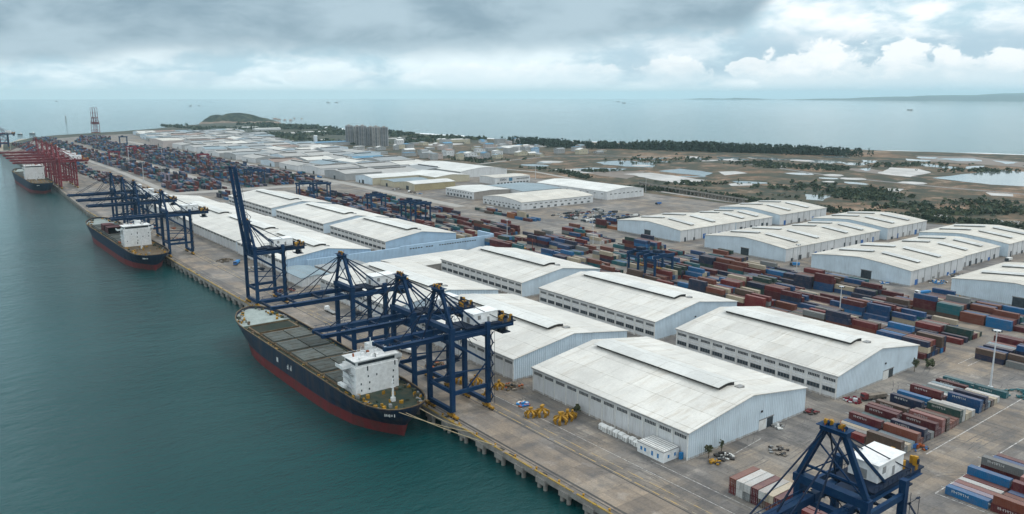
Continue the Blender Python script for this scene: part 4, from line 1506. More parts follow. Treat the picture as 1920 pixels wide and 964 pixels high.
    for i in range(8):
        y = (-1 if i < 4 else 1) * (2.6 - 0.55 * (i % 4)) + rs.uniform(-.2, .2)
        r_ = rs.uniform(0.45, 0.85)
        sv.tube((ax - 0.18 + rs.uniform(-.7, .7), y, az + 1.46 + r_), (ax + 0.2 + rs.uniform(-.7, .7), y + 0.3, az + 1.5 + r_), r_, 9, mat=0 if i % 3 else 2)
        sv.beam((ax + rs.uniform(-1.2, 1.2), y, az + 1.46), (ax + rs.uniform(-1, 1), y + rs.uniform(-.5, .5), az + rs.uniform(2.0, 3.1)), 0.12, 0.12, rs.choice((0, 1, 2)))
    sv.build('apex_sheaves', ['machine_yellow', 'machine_orange', main], t)
    b('apex_brace', lambda m: (m.beam((-0.2, -6.6, 38), (-0.2, 6.6, 38), 0.5), m.beam((-.1, -7.4, zt + 2), (-0.4, 3.6, 44.5), 0.3), m.beam((-.1, 7.4, zt + 2), (-0.4, -3.6, 44.5), 0.3)))
    # machinery
    if house:
        mh = MB()
        mh.bb(13.0, 24.5, -3.6, 3.6, 33.2, 37.4, 0)
        mh.bb(12.7, 24.8, -3.85, 3.85, 37.403, 37.62, 0)
        mo = mh.build('machinery_house', 'house_white', t)
        m2 = MB()
        m2.bb(15, 16.4, -3.68, -3.5, 35.0, 36.6)
        m2.bb(19.5, 20.5, -3.68, -3.5, 33.4, 35.6)
        m2.bb(12.92, 13.1, -1, 1, 33.4, 35.6)
        m2.build('door', 'grey_steel', mo)
        b('house_platform', lambda m: (m.bb(8.5, 25, -5.4, 5.4, 32.6, 33.0), [m.beam((8.5 + i * 2.06, y, 33.0), (8.5 + i * 2.06, y, 34.1), 0.08) for i in range(9) for y in (-5.3, 5.3)],
                                       [m.beam((8.5, y, 34.1), (25, y, 34.1), 0.09) for y in (-5.3, 5.3)]), dark)
    rp_ = MB()
    rs = random.Random(9)
    rp_.bb(25.5, 32.5, -5.0, 5.0, 31.9, 32.25, 0)
    for i in range(16):
        x, y = rs.uniform(26, 32), rs.uniform(-4.4, 4.4)
        h = rs.uniform(0.8, 2.6)
        rp_.bb(x - rs.uniform(.2, .8), x + rs.uniform(.2, .8), y - .5, y + .5, 32.25, 32.25 + h, rs.choice((1, 1, 2, 0)))
    for i in range(9):
        x, y = 25.5 + rs.uniform(0, 6.5), rs.choice((-4.8, 4.8))
        rp_.beam((x, y, 32.2), (x, y, 33.5), 0.1, mat=1)
        rp_.beam((x, y * .6, 31.9), (x + 1, y * .4, 27.5), 0.14, mat=0)
    rp_.bb(27, 31, -3.4, 3.4, 27.2, 27.6, 0)
    rp_.bb(28, 30, -1.5, 1.5, 27.603, 29.2, 0)
    rp_.build('rear_platform', [dark, 'machine_yellow', 'machine_orange'], t)
    tr = MB()
    tr.bb(3.5, 8.5, -s2 + 0.9, s2 - 0.9, 30.6, 31.7, 0)
    tr.bb(4, 8, -2.2, 2.2, 31.703, 33.0, 0)
    to = tr.build('trolley', dark, t)
    m2 = MB()
    m2.bb(8.7, 11.0, 1.0, 3.0, 27.6, 30.2)
    m2.build('operator_cab', 'house_white', to)
    sp = MB()
    zb = 20.0
    for x in (4.6, 7.4):
        for y in (-1.5, 1.5):
            sp.tube((x, y, zb + 1.1), (x, y, 30.6), 0.05, 5)
    sp.bb(5.3, 6.7, -3.1, 3.1, zb, zb + 0.5, 1)
    sp.bb(4.4, 7.6, -1.8, 1.8, zb + 0.503, zb + 1.1, 1)
    sp.build('spreader', [dark, 'machine_orange' if hook else dark], t)
    st = MB()
    for i in range(13):
        z = 3.8 + i * 2.15
        y0, y1 = (-11.2, -9.4) if i % 2 else (-9.4, -11.2)
        st.beam((G + 0.2, y0, z), (G + 0.2, y1, z + 2.15), 0.6, 0.12)
        st.bb(G - 0.4, G + 0.8, min(y0, y1) - 0.3 + (1.8 if y1 > y0 else 0), min(y0, y1) + 0.3 + (1.8 if y1 > y0 else 0), z + 2.1, z + 2.2)
    st.bb(G + 0.75, G + 0.85, -11.3, -11.2, 3, 32)
    st.bb(G + 0.75, G + 0.85, -9.4, -9.3, 3, 32)
    st.build('stairway', dark, t)
    cab = MB()
    for i in range(6):
        y = -5.5 + i * 2.2
        cab.tube((1.2, y, 31.9), (1.2 + rs.uniform(2, 6), y + rs.uniform(-1.5, 1.5), 25.5 + rs.uniform(0, 3)), 0.12, 5)
        cab.tube((9.5, y, 30.5), (11 + rs.uniform(-3, 3), y + 1, 27 + rs.uniform(-2, 2)), 0.12, 5)
    cab.beam((1, -7.2, 30.8), (9, 7.2, 30.8), 0.4, 0.4)
    cab.beam((1, 7.2, 30.8), (9, -7.2, 30.8), 0.4, 0.4)
    cab.beam((8, -7.2, 30.8), (16, 7.2, 30.8), 0.4, 0.4)
    cab.build('festoon_cables', dark, t)
    if k != 1.0:
        t.scale = (k, k, k)
    return t


def rail_x(y):
    for a, b in zip(quay_line[:-1], quay_line[1:]):
        if a[1] <= y <= b[1]:
            return 2.6 + a[0] + (b[0] - a[0]) * (y - a[1]) / (b[1] - a[1])
    return 155.0


c0 = make_crane('blue quay crane nearest the camera with a white machinery house', hook=True)
c0.location = (155, 85.5, 0)
crane_group = {}


def put_crane(src, label, y, x=None, rz=0.0):
    c = clone(src)
    c['label'] = label
    USED[label] = 1
    c.location = (rail_x(y) if x is None else x, y, 0)
    c.rotation_euler = (0, 0, rz)
    return c


c3 = make_crane('blue quay crane beside the stern of the big bulk ship', blen=25)
c3.location = (155, 246, 0)
put_crane(c0, 'blue quay crane in the middle of the three by the big ship', 273.7)
c1 = make_crane('blue quay crane farthest of the three beside the big ship', sep=13.0)
c1.location = (155, 327, 0)
cr = make_crane('blue quay crane with its boom raised almost upright', raised=True, blen=50, sep=7.0)
cr.location = (155, 449, 0)
for y, lab in ((632, 'blue quay crane beside the white bridge of the second ship'), (718, 'blue quay crane second along the second ship'), (762, 'blue quay crane third along the second ship'),
               (806, 'blue quay crane farthest along the second ship')):
    put_crane(c0, lab, y)
r0 = make_crane('red quay crane nearest, by the stern of the third ship', 'crane_red', 'crane_red', house=True, k=1.12, blen=44)
r0.location = (rail_x(1186), 1186, 0)
for y, lab in ((1232, 'red quay crane second from the near end'), (1285, 'red quay crane third from the near end'), (1340, 'red quay crane fourth from the near end'),
               (1410, 'red quay crane fifth and hindmost along the third ship')):
    put_crane(r0, lab, y)
rr0 = make_crane('dark red crane with raised boom, left of the distant three', 'crane_dark_red', 'crane_dark_red', raised=True, blen=50, k=1.0, house=False)
rr0.location = (509, 2850, 0)
rr0.scale = (1.0, 0.62, 1.0)
rr0.rotation_euler = (0, 0, 1.36)
put_crane(rr0, 'dark red crane with raised boom, middle of the distant three', 2848, 515, 1.36)
put_crane(rr0, 'dark red crane with raised boom, right of the distant three', 2846, 522, 1.36)
fl = put_crane(c0, 'blue crane with white house at the left edge, far end of quay', 2180, 193)
fl2 = make_crane('dark red crane behind the far blue one at the left edge', 'crane_dark_red', 'crane_dark_red', k=1.0)
fl2.location = (198, 2225, 0)

# ------------------------------------------------------------------ yard gantry cranes on rubber tyres
def make_gantry(label, main='crane_blue'):
    t = thing('yard_gantry', label, 'gantry crane', group='yard gantry cranes')
    W, D, Z = 8.2, 4.2, 18.5
    for x in (-W, W):
        for y in (-D, D):
            m2 = MB()
            m2.bb(x - 0.6, x + 0.6, y - 0.55, y + 0.55, 1.5, Z)
            m2.build('leg', main, t)
            m2 = MB()
            for d in (-1.1, 1.1):
                m2.tube((x - 0.35, y + d, 0.8), (x + 0.35, y + d, 0.8), 0.8, 12)
            m2.build('wheels', 'dark_steel', t)
        m2 = MB()
        m2.bb(x - 0.55, x + 0.55, -D - 2, D + 2, 1.3, 2.4)
        m2.build('sill_beam', main, t)
        m2 = MB()
        m2.bb(x - 0.5, x + 0.5, -D + .553, D - .553, 16.6, 17.9)
        m2.build('end_tie', main, t)
    for y in (-D, D):
        m2 = MB()
        m2.bb(-W - 1.5, W + 1.5, y - 0.6, y + 0.6, Z + .003, Z + 1.9)
        m2.build('girder', main, t)
    m2 = MB()
    m2.bb(-4.5, 1.5, -D - .8, D + .8, Z + 1.91, Z + 2.6, 0)
    m2.bb(-3.5, 0.5, -2.5, 2.5, Z + 2.603, Z + 4.4, 1)
    tr = m2.build('trolley', [main, 'crane_navy'], t)
    m2 = MB()
    m2.bb(-2.2, 0, D - 2.4, D - 0.7, Z - 2.4, Z - 0.2)
    m2.build('operator_cab', 'house_white', tr)
    m2 = MB()
    m2.bb(W - 0.3, W + 0.9, -2.2, 2.2, 2.403, 5.0)
    m2.build('power_unit', 'crane_navy', t)
    m2 = MB()
    for x in (-2.6, -0.4):
        for y in (-1.2, 1.2):
            m2.tube((x, y, 11.5), (x, y, Z + 1.9), 0.06, 5)
    m2.bb(-2.7, -0.3, -3.0, 3.0, 11, 11.5)
    m2.build('spreader', 'machine_yellow', tr)
    return t


g0 = make_gantry('blue yard gantry standing over the stacks behind the middle warehouse')
g0.location = (379.5, 353, 0)
for (x, y, lab) in ((380, 339, 'blue yard gantry right beside another, nearer the camera'),
                    (388, 664, 'left blue gantry of the pair beyond the blue walled warehouse'), (389, 648, 'right blue gantry of the pair beyond the blue walled warehouse'),
                    (386, 730, 'lone blue gantry between the two far gantry pairs'), (372, 878, 'left blue gantry of the pair near the pale halls'),
                    (388, 866, 'right blue gantry of the pair near the pale halls'), (386, 1090, 'left blue gantry at the cross road of the far yard'),
                    (388, 1074, 'right blue gantry at the cross road of the far yard'), (446, 2140, 'blue gantry in the far corner of the yard')):
    c = clone(g0)
    c['label'] = lab
    USED[lab] = 1
    c.location = (x, y, 0)
gr0 = make_gantry('dark red yard gantry over the middle far stacks', 'crane_dark_red')
gr0.location = (372, 1720, 0)
for (x, y, lab) in ((372, 1660, 'dark red yard gantry beside its twin in the far stacks'), (312, 1580, 'dark red yard gantry on the outer far strip'), (420, 1420, 'dark red yard gantry by the depot road')):
    c = clone(gr0)
    c['label'] = lab
    USED[lab] = 1
    c.location = (x, y, 0)

# ------------------------------------------------------------------ ships
def interp(tab, s):
    if s <= tab[0][0]:
        return tab[0][1]
    for (a, b), (c, d) in zip(tab[:-1], tab[1:]):
        if s <= c:
            return b + (d - b) * (s - a) / (c - a)
    return tab[-1][1]


def ship(label, yc0, L, xc, hb=13.4, gun=8.0, boot=-0.3, hy=25, hatch=(36, 27, 6), deck='deck_green', aft='deck_green', open_hold=True, seed=1, house_w=9.3, house_h=13.5, boxes=False, navy='hull_navy'):
    t = thing('cargo_ship', label, 'ship', (xc, yc0, SEA))
    rs = random.Random(seed)
    Z = lambda z: z - SEA
    levels = [(-9, 0.02, 6.5, 9), (SEA, 0.0, 5.5, 7), (boot, 0.22, 4.2, 5.5), (boot + 0.02, 0.22, 4.2, 5.5), (3.0, 0.62, 2.0, 2.8), (gun - 1.2, 0.95, 0.2, 0.4), (gun, 1.0, 0.0, 0.0)]
    dk_s = [(0, 0.3), (0.7, 4.6), (2.5, 7.6), (6, 10.2), (12, 12.2), (20, 13.1), (30, 13.4)]
    wl_s = [(0, 0.15), (3, 1.6), (9, 5.0), (21, 10), (40, 12.8), (58, 13.4)]
    dk_b = [(0, 0.3), (1.5, 4.2), (5, 8.0), (11, 11.2), (19, 13.0), (27, 13.4)]
    wl_b = [(0, 0.15), (6, 3.2), (14, 7.2), (26, 11), (45, 13.2), (55, 13.4)]
    ts = [0, 0.7, 1.6, 3, 5, 8, 12, 17, 23, 30, 40, 52, 65]
    stat = ts + [L * f for f in (0.45, 0.5, 0.55)] + [L - v for v in reversed(ts)]
    stat = sorted(set(round(s, 2) for s in stat))
    k = hb / 13.4
    rows = []
    for (z, mx, s0, b0) in levels:
        row = []
        for s in stat:
            y = s0 + (L - s0 - b0) * s / L
            ds, db = s, L - s
            w = min(interp(dk_s, ds) * mx + interp(wl_s, ds) * (1 - mx), interp(dk_b, db) * mx + interp(wl_b, db) * (1 - mx)) * k
            sheer = 2.6 * max(0, 1 - (L - s) / 28) ** 1.5 if z > 2 else 0
            row.append((w, y, Z(z) + sheer * (1 if z >= gun - 1.3 else 0.4)))
        rows.append(row)
    m2 = MB()
    n = len(stat)
    for sgn in (-1, 1):
        base = len(m2.v)
        for row in rows:
            m2.v += [(sgn * w, y, z) for (w, y, z) in row]
        for i in range(len(rows) - 1):
            for j in range(n - 1):
                m2.f.append((base + i * n + j, base + i * n + j + 1, base + (i + 1) * n + j + 1, base + (i + 1) * n + j))
                m2.m.append(0 if i < 2 else (0 if i == 2 else 1))
    # close stem and stern
    for j in (0, n - 1):
        for i in range(len(rows) - 1):
            a, b_, c, d = (rows[i][j], rows[i + 1][j], rows[i + 1][j], rows[i][j])
            m2.add([(-a[0], a[1], a[2]), (a[0], a[1], a[2]), (b_[0], b_[1], b_[2]), (-b_[0], b_[1], b_[2])], [(0, 1, 2, 3)], 0 if i < 3 else 1)
    m2.build('hull', ['hull_red', navy], t)
    # deck
    r = rows[5]
    m2 = MB()
    for j in range(n - 1):
        (w0, y0, z0), (w1, y1, z1) = r[j], r[j + 1]
        m2.add([(-w0 + .05, y0, z0), (w0 - .05, y0, z0), (w1 - .05, y1, z1), (-w1 + .05, y1, z1)], [(0, 1, 2, 3)], 1 if (stat[j] < hy + 4) else (2 if stat[j] > L - 24 else 0))
    m2.build('deck', [deck, aft, 'deck_pale'], t)
    # gunwale rail in rust and ochre
    m2 = MB()
    r = rows[6]
    for sgn in (-1, 1):
        for j in range(n - 1):
            (w0, y0, z0), (w1, y1, z1) = r[j], r[j + 1]
            m2.beam((sgn * (w0 - .1), y0, z0 + .1), (sgn * (w1 - .1), y1, z1 + .1), 0.45, 0.3)
    m2.build('gunwale', 'deck_brown', t)
    # hatch covers
    h0, h1, cnt = hatch
    dz = Z(gun - 1.2)
    Lh = (L - h1 - h0) / cnt
    m2 = MB()
    for i in range(cnt):
        y0, y1 = h0 + Lh * i + 1.0, h0 + Lh * (i + 1) - 1.0
        m2.bb(-10.6 * k, 10.6 * k, y0 - 0.3, y1 + 0.3, dz, dz + 0.9)
    m2.build('coaming', 'deck_brown' if deck != 'deck_brown' else 'hatch_grey', t)
    for i in range(cnt):
        y0, y1 = h0 + Lh * i + 1.5, h0 + Lh * (i + 1) - 1.5
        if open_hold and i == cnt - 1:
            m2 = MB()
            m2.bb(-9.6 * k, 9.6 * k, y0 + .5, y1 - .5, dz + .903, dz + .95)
            m2.build('open_hold', 'hold_dark', t)  # flat dark green panel; its darkness stands in for the hold's shaded depth
            m2 = MB()
            m2.bb(-9.8 * k, 9.8 * k, y0 + .2, y0 + .5, dz + .95, dz + 1.6)
            m2.bb(-9.8 * k, 9.8 * k, y1 - .5, y1 - .2, dz + .95, dz + 1.6)
            m2.build('hatch_coaming', 'deck_brown', t)
            continue
        for sgn in (-1, 1):
            m2 = MB()
            m2.bb(min(sgn * .35, sgn * 9.9 * k), max(sgn * .35, sgn * 9.9 * k), y0, y1, dz + .905, dz + 1.7)
            for q in range(3):
                yy_ = y0 + (y1 - y0) * (q + 0.5) / 3
                m2.bb(min(sgn * .6, sgn * 9.6 * k), max(sgn * .6, sgn * 9.6 * k), yy_ - .1, yy_ + .1, dz + 1.7, dz + 1.82)
            m2.build('hatch_cover', 'hatch_grey', t)
    # accommodation block
    zb, zt = dz, dz + house_h
    hw = house_w
    m2 = MB()
    m2.bb(-hw, hw, hy, hy + 11, zb, zt - 2.6, 0)
    m2.bb(-hw + .6, hw - .6, hy + .4, hy + 10, zt - 2.6 + .003, zt, 0)
    m2.bb(-hb + .3, hb - .3, hy + 3.5, hy + 9.5, zt - 3.1, zt - 2.75, 0)
    m2.bb(-hb + .3, -hb + .45, hy + 3.5, hy + 9.5, zt - 2.75, zt - 1.7, 0)
    m2.bb(hb - .45, hb - .3, hy + 3.5, hy + 9.5, zt - 2.75, zt - 1.7, 0)
    m2.bb(-hb + .45, hb - .45, hy + 3.5, hy + 3.62, zt - 2.75, zt - 1.7, 0)
    m2.bb(-hw - .4, hw + .4, hy - .3, hy + 10.5, zt + .003, zt + .25, 0)
    for q in (-1, 1):
        m2.add([(q * hw, hy + 1, zt - 6.5), (q * hw, hy + 9, zt - 6.5), (q * (hb - .4), hy + 9, zt - 3.12), (q * (hb - .4), hy + 4, zt - 3.12), (q * hw, hy + 4, zt - 3.12), (q * hw, hy + 9, zt - 3.12)],
               [(0, 1, 2, 3)], 0)
    hs = m2.build('accommodation', 'house_white', t)
    m2 = MB()
    m2.bb(-hw + 1.4, hw - 1.4, hy + .3, hy + .5, zt - 1.7, zt - .6)
    m2.bb(-hw + .5, -hw + .7, hy + 1, hy + 9.4, zt - 1.7, zt - .6)
    m2.build('bridge_windows', 'glass_dark', hs)
    for lv in range(4):
        for q in range(5):
            if rs.random() < 0.45:
                m2 = MB()
                x = -hw + 2 + q * (2 * hw - 4) / 4 + rs.uniform(-.5, .5)
                z = zb + 1.3 + lv * 2.6
                m2.bb(x - .26, x + .26, hy - .05, hy + .1, z, z + (0.8 if rs.random() < .8 else 1.8))
                m2.build('window', 'glass_dark', hs)
    m2 = MB()
    for lv in range(1, 4):
        z = zb + lv * 2.7
        m2.bb(-hw - 1.0, -hw - .003, hy + 1.5, hy + 10, z, z + .12)
        m2.beam((-hw - .5, hy + 2, z - 2.6), (-hw - .5, hy + 6, z), .5, .1)
        m2.bb(-hw - 1.0, -hw - .95, hy + 1.5, hy + 10, z + .9, z + 1.0)
    m2.build('side_ladders', 'galvanised', hs)
    # radar mast, aerials, funnel
    m2 = MB()
    m2.tube((0, hy + 5, zt), (0, hy + 5, zt + 7), .35, 8, .2)
    m2.bb(-2.6, 2.6, hy + 4.8, hy + 5.2, zt + 3.4, zt + 3.6)
    m2.bb(-1.7, 1.7, hy + 4.6, hy + 5.4, zt + 5.2, zt + 5.35)
    m2.beam((-1.3, hy + 4.6, zt + 4.2), (1.3, hy + 4.6, zt + 4.2), .25, .3)
    for q in (-6, -4, 3.4, 6):
        m2.tube((q, hy + rs.uniform(2, 8), zt), (q, hy + 5, zt + rs.uniform(2, 5)), .08, 5)
    m2.build('radar_mast', 'house_white', t)
    m2 = MB()
    for q in range(14):
        x, y = rs.uniform(-hw + 1, hw - 1), hy + rs.uniform(1, 9)
        m2.box((x, y, zt + .25 + .5), (rs.uniform(.4, 1.6), rs.uniform(.4, 1.6), rs.uniform(.7, 1.6)), rs.choice((0, 0, 1, 2)))
    for y in (hy, hy + 10):
        m2.bb(-hw, hw, y - .04, y + .04, zt + 1.15, zt + 1.25)
    m2.build('monkey_island_gear', ['house_white', 'machine_orange', 'grey_steel'], t)
    m2 = MB()
    m2.bb(1.5, 6.5, hy + 11.003, hy + 15, zb, zt - 1.5)
    m2.bb(2.2, 5.8, hy + 11.6, hy + 14.4, zt - 1.5, zt + 2.2)
    m2.build('funnel', 'house_white' if seed != 3 else 'hull_red', t)
    # aft mast
    m2 = MB()
    m2.bb(-1.2, .2, hy - 13.6, hy - 12.2, zb, zb + 1.6)
    m2.tube((-.5, hy - 12.9, zb + 1.6), (-.5, hy - 12.9, zb + 9), .5, 8, .22)
    m2.bb(-1.5, .5, hy - 13.3, hy - 12.5, zb + 5.5, zb + 5.7)
    m2.bb(-1.1, .1, hy - 13.2, hy - 12.6, zb + 7.4, zb + 7.6)
    m2.build('stern_mast', 'house_white', t)
    # deck machinery aft and forward, lifeboat
    m2 = MB()
    for q in range(60):
        s = rs.uniform(2.5, hy - 1.5)
        w = interp(dk_s, s) * k - 1.2
        x = rs.uniform(-w, w) if rs.random() < .4 else rs.choice((-1, 1)) * w * rs.uniform(.75, 1)
        m2.box((x, s, zb + .4), (rs.uniform(.3, 1.6), rs.uniform(.3, 1.6), rs.uniform(.6, 1.8)), rs.choice((0, 0, 1, 2, 3)), rs.uniform(0, 1.5))
    for q in range(46):
        s = L - rs.uniform(2, 24)
        w = max(.5, interp(dk_b, L - s) * k - 1.4)
        x = rs.choice((-1, 1)) * w * rs.uniform(.6, 1)
        sh = 2.6 * max(0, 1 - (L - s) / 28) ** 1.5
        m2.box((x, s, zb + .4 + sh), (rs.uniform(.3, 1.5), rs.uniform(.3, 1.5), rs.uniform(.6, 1.6)), rs.choice((0, 1, 2, 3)), rs.uniform(0, 1.5))
    for q in range(90):
        s = rs.uniform(hy, L - 26)
        x = rs.choice((-1, 1)) * rs.uniform(11.2, 12.7) * k
        m2.box((x, s, zb + .35), (rs.uniform(.2, .9), rs.uniform(.4, 2.4), rs.uniform(.4, 1.1)), rs.choice((0, 1, 3, 3)))
    m2.build('deck_clutter', ['machine_yellow', 'deck_brown', 'grey_steel', 'deck_green'], t)['kind'] = 'stuff'
    m2 = MB()
    m2.bb(-hb + 1.2, -hw - 1.3, hy + 5, hy + 10, zb + 2.4, zb + 3.4)
    m2.build('lifeboat', 'house_white' if seed == 1 else 'machine_orange', t)
    # white marks on the port side and name on the stern quarter
    m2 = MB()
    if seed == 1:
        yb = L * 0.49
        hx = -hb - .06
        for (dy, z0, z1) in ((-3.4, 2.6, 5.0), (-2.4, 2.6, 3.9), (0, 2.4, 4.6), (0.9, 2.4, 2.9), (0.9, 3.2, 3.8)):
            m2.bb(hx - .04, hx + .3, yb + dy, yb + dy + .55, Z(z0), Z(z1))
        m2.bb(hx - .04, hx + .3, L * .56, L * .56 + 1.8, Z(2.6), Z(4.6))
    for i in range(6):
        s = 1.7 + i * 0.55
        w = interp(dk_s, s) * k
        m2.box((-w * .86 - .1, s + .6, Z(gun - 2.6)), (.5, .3, rs.choice((.7, 1.1, .8))), 0, 0.9)
    m2.build('hull_lettering', 'white_paint', t)
    if boxes:
        for i, (x0, x1, y0, y1, h_, cc) in enumerate(boxes):
            m2 = MB()
            m2.bb(x0, x1, y0, y1, dz + 1.83, dz + 1.83 + h_)
            for q in range(int((y1 - y0) / 1.2)):
                m2.bb(x0 - .06, x1 + .06, y0 + q * 1.2, y0 + q * 1.2 + .25, dz + 1.9, dz + 1.7 + h_)
            m2.build('cargo_box', cc, t)
    return t


ship('dark blue and red bulk ship moored by the nearest cranes', 240.0, 167, 138.0, seed=1)
ship('dark blue ship with red boxes forward and brown stern deck', 600.0, 205, 139.5, gun=7.5, boot=-0.6, hy=52, hatch=(70, 30, 6), deck='deck_brown', aft='deck_brown', open_hold=False, seed=2,
     house_w=9.6, house_h=15.5, boxes=[(-9, 9, 112, 124.2, 5.2, 'container_maroon'), (-9, -1, 128, 140.2, 5.2, 'container_maroon'), (1, 9, 128, 140, 2.6, 'container_maroon')], navy='crane_navy')
ship('distant dark ship lying under the red cranes', 1172.0, 240, 146.5, gun=9, boot=-1.2, hy=80, hatch=(104, 40, 6), deck='deck_green', aft='deck_brown', open_hold=True, seed=3, house_w=11.5, house_h=18, navy='crane_navy')

for i, (p, q, lab) in enumerate((((133.5, 240.9, 7.0), (153.6, 222.0, .3), 'pale mooring rope highest on the stern of the big ship'), ((136, 240.1, 6.4), (153.6, 208.0, .3), 'pale mooring rope running farthest along the quay from the stern'),
                                 ((142, 240.6, 6.6), (153.4, 226.0, .3), 'short mooring rope from the stern to the kerb'), ((146, 404, 8.5), (153.4, 424, .3), 'mooring rope from the bow to the quay'))):
    m2 = MB()
    pv, qv = Vector(p), Vector(q)
    prev = pv
    for k in range(1, 9):
        t_ = k / 8
        c = pv.lerp(qv, t_)
        c.z -= 1.3 * 4 * t_ * (1 - t_) * 0.6
        m2.tube(prev, c, 0.11, 6)
        prev = c
    tag(m2.build('mooring_rope', 'rope'), lab, 'rope')

# bollards
m2 = MB()
m2.tube((0, 0, 0), (0, 0, 0.55), 0.28, 10, 0.24)
m2.tube((0, 0, 0.55), (0, 0, 0.8), 0.42, 10, 0.36)
bol = m2.mesh('bollard', 'machine_yellow')
y = 96.0
while y < 470:
    o = bpy.data.objects.new('bollard', bol)
    COL.objects.link(o)
    o.location = (153.6, y, 0.012)
    tag(o, 'squat yellow bollard standing along the quay edge', 'bollard', 'yellow bollards on the quay edge')
    y += 11.3

# ------------------------------------------------------------------ containers
def container_mesh(Lc, ribs=True):
    m2 = MB()
    w, h, l = 2.44, 2.59, Lc
    if ribs:
        # corner posts and rails
        for x in (-w / 2 + .08, w / 2 - .08):
            for y in (-l / 2 + .08, l / 2 - .08):
                m2.bb(x - .08, x + .08, y - .08, y + .08, 0, h)
            m2.bb(x - .06, x + .06, -l / 2 + .163, l / 2 - .163, 0.002, .18)
            m2.bb(x - .05, x + .05, -l / 2 + .163, l / 2 - .163, h - .14, h - .004)
        # corrugated sides
        n = int(l / 0.56)
        for sx in (-1, 1):
            pts = []
            for i in range(n):
                y0 = -l / 2 + .17 + (l - .34) * i / n
                d = (l - .34) / n
                for f, dep in ((0.0, .0), (.25, .0), (.5, .07), (.75, .07)):
                    pts.append((sx * (w / 2 - .03 - dep), y0 + f * d))
            pts.append((sx * (w / 2 - .03), l / 2 - .17))
            V = [(x, y, .16) for x, y in pts] + [(x, y, h - .12) for x, y in pts]
            k = len(pts)
            m2.add(V, [(i, i + 1, i + 1 + k, i + k) for i in range(k - 1)])
        m2.bb(-w / 2 + .16, w / 2 - .16, -l / 2 + .06, -l / 2 + .12, 0.05, h - .06)
        m2.bb(-w / 2 + .16, w / 2 - .16, l / 2 - .12, l / 2 - .06, 0.05, h - .06)
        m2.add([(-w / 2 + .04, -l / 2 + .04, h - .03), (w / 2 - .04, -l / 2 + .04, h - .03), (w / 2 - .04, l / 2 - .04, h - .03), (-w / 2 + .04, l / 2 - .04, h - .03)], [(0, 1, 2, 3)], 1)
        m2.bb(-w / 2, w / 2, -l / 2, -l / 2 + .05, h - .12, h + .002, 0)
    return m2.mesh('container_body', ['container_blue', 'container_blue_top'], fix=True)


C40, C20 = container_mesh(12.19), container_mesh(6.06)


def door_mesh():
    m2 = MB()
    m2.bb(-.58, .58, -.04, .02, .12, 2.42, 0)
    for x in (-.36, .34):
        m2.tube((x, -.07, .16), (x, -.07, 2.38), .025, 5, mat=1)
        m2.bb(x - .05, x + .16, -.09, -.05, 1.05, 1.13, 1)
    for z in (.75, 1.35, 1.95):
        m2.bb(-.55, .55, -.055, -.04, z, z + .05, 0)
    return m2.mesh('door', ['container_blue', 'galvanised'])


DOOR = door_mesh()
m2 = MB()
rs = random.Random(2)
u = -2.6
while u < 2.4:
    wd = rs.uniform(.25, .6)
    m2.bb(-.03, .0, u, u + .12, 1.25, 2.0)
    if rs.random() < .7:
        m2.bb(-.03, .0, u, u + wd, 1.88, 2.0)
    if rs.random() < .6:
        m2.bb(-.03, .0, u, u + wd, 1.55, 1.66)
    u += wd + .2
m2.bb(-.03, .0, 4.2, 5.3, 1.9, 2.05)
LETTER = m2.mesh('side_lettering', 'white_paint')


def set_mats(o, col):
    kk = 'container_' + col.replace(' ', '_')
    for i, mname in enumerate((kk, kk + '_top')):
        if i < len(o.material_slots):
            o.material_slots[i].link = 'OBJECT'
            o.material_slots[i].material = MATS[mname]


TIER = ['ground', 'second', 'third', 'fourth', 'fifth']
LIST = []      # x, y, z, colour, long, rz, label, group, near


def block(name, grp, x0, rows, y0, bays, heights, cols, size=12.19, px=2.62, py=12.75, near=False, seed=0, skip=0.0, rz=0.0, fixed=None, ydir=1):
    """rows across x, bays along y; heights(r, b) -> tiers"""
    rs = random.Random(seed)
    hh = {}
    for b in range(bays):
        r_lo, r_hi = (0, rows) if near else (rs.choice((0, 0, 0, 0, 1)), rows - rs.choice((0, 0, 0, 0, 1, 2)))
        empty = (not near) and rs.random() < skip * 0.5
        for r in range(rows):
            h = heights(r, b, rs)
            if rs.random() < skip or empty or not r_lo <= r < r_hi:
                h = 0
            hh[r, b] = h
    for b in range(bays):
        for r in range(rows):
            base = rs.choice(cols)
            for k in range(hh[r, b]):
                c = fixed.get((r, b, k)) if fixed and (r, b, k) in fixed else (base if rs.random() < .4 else rs.choice(cols))
                if k < hh[r, b] - 1 and hh.get((r - 1, b), 0) > k and hh.get((r, b - 1), 0) > k and k < hh.get((r + 1, b), 9):
                    continue
                x = x0 + r * px + rs.uniform(-.12, .12)
                y = y0 + b * py + rs.uniform(-.3, .3)
                sz = size
                LIST.append((x, y, k * 2.6, c, sz, rz + rs.uniform(-.006, .006), (c, TIER[k], ordw(r + 1), ordw(b + 1), name), grp, near))


MIX = ['maroon', 'maroon', 'dark red', 'rust red', 'rust red', 'blue', 'blue', 'navy blue', 'navy blue', 'grey', 'brown', 'teal', 'bright blue', 'cream', 'dark green', 'white', 'orange']
FADE = ['maroon', 'dark red', 'rust red', 'pink', 'grey', 'white', 'cream', 'blue', 'pale blue', 'maroon', 'maroon', 'navy blue', 'brown']
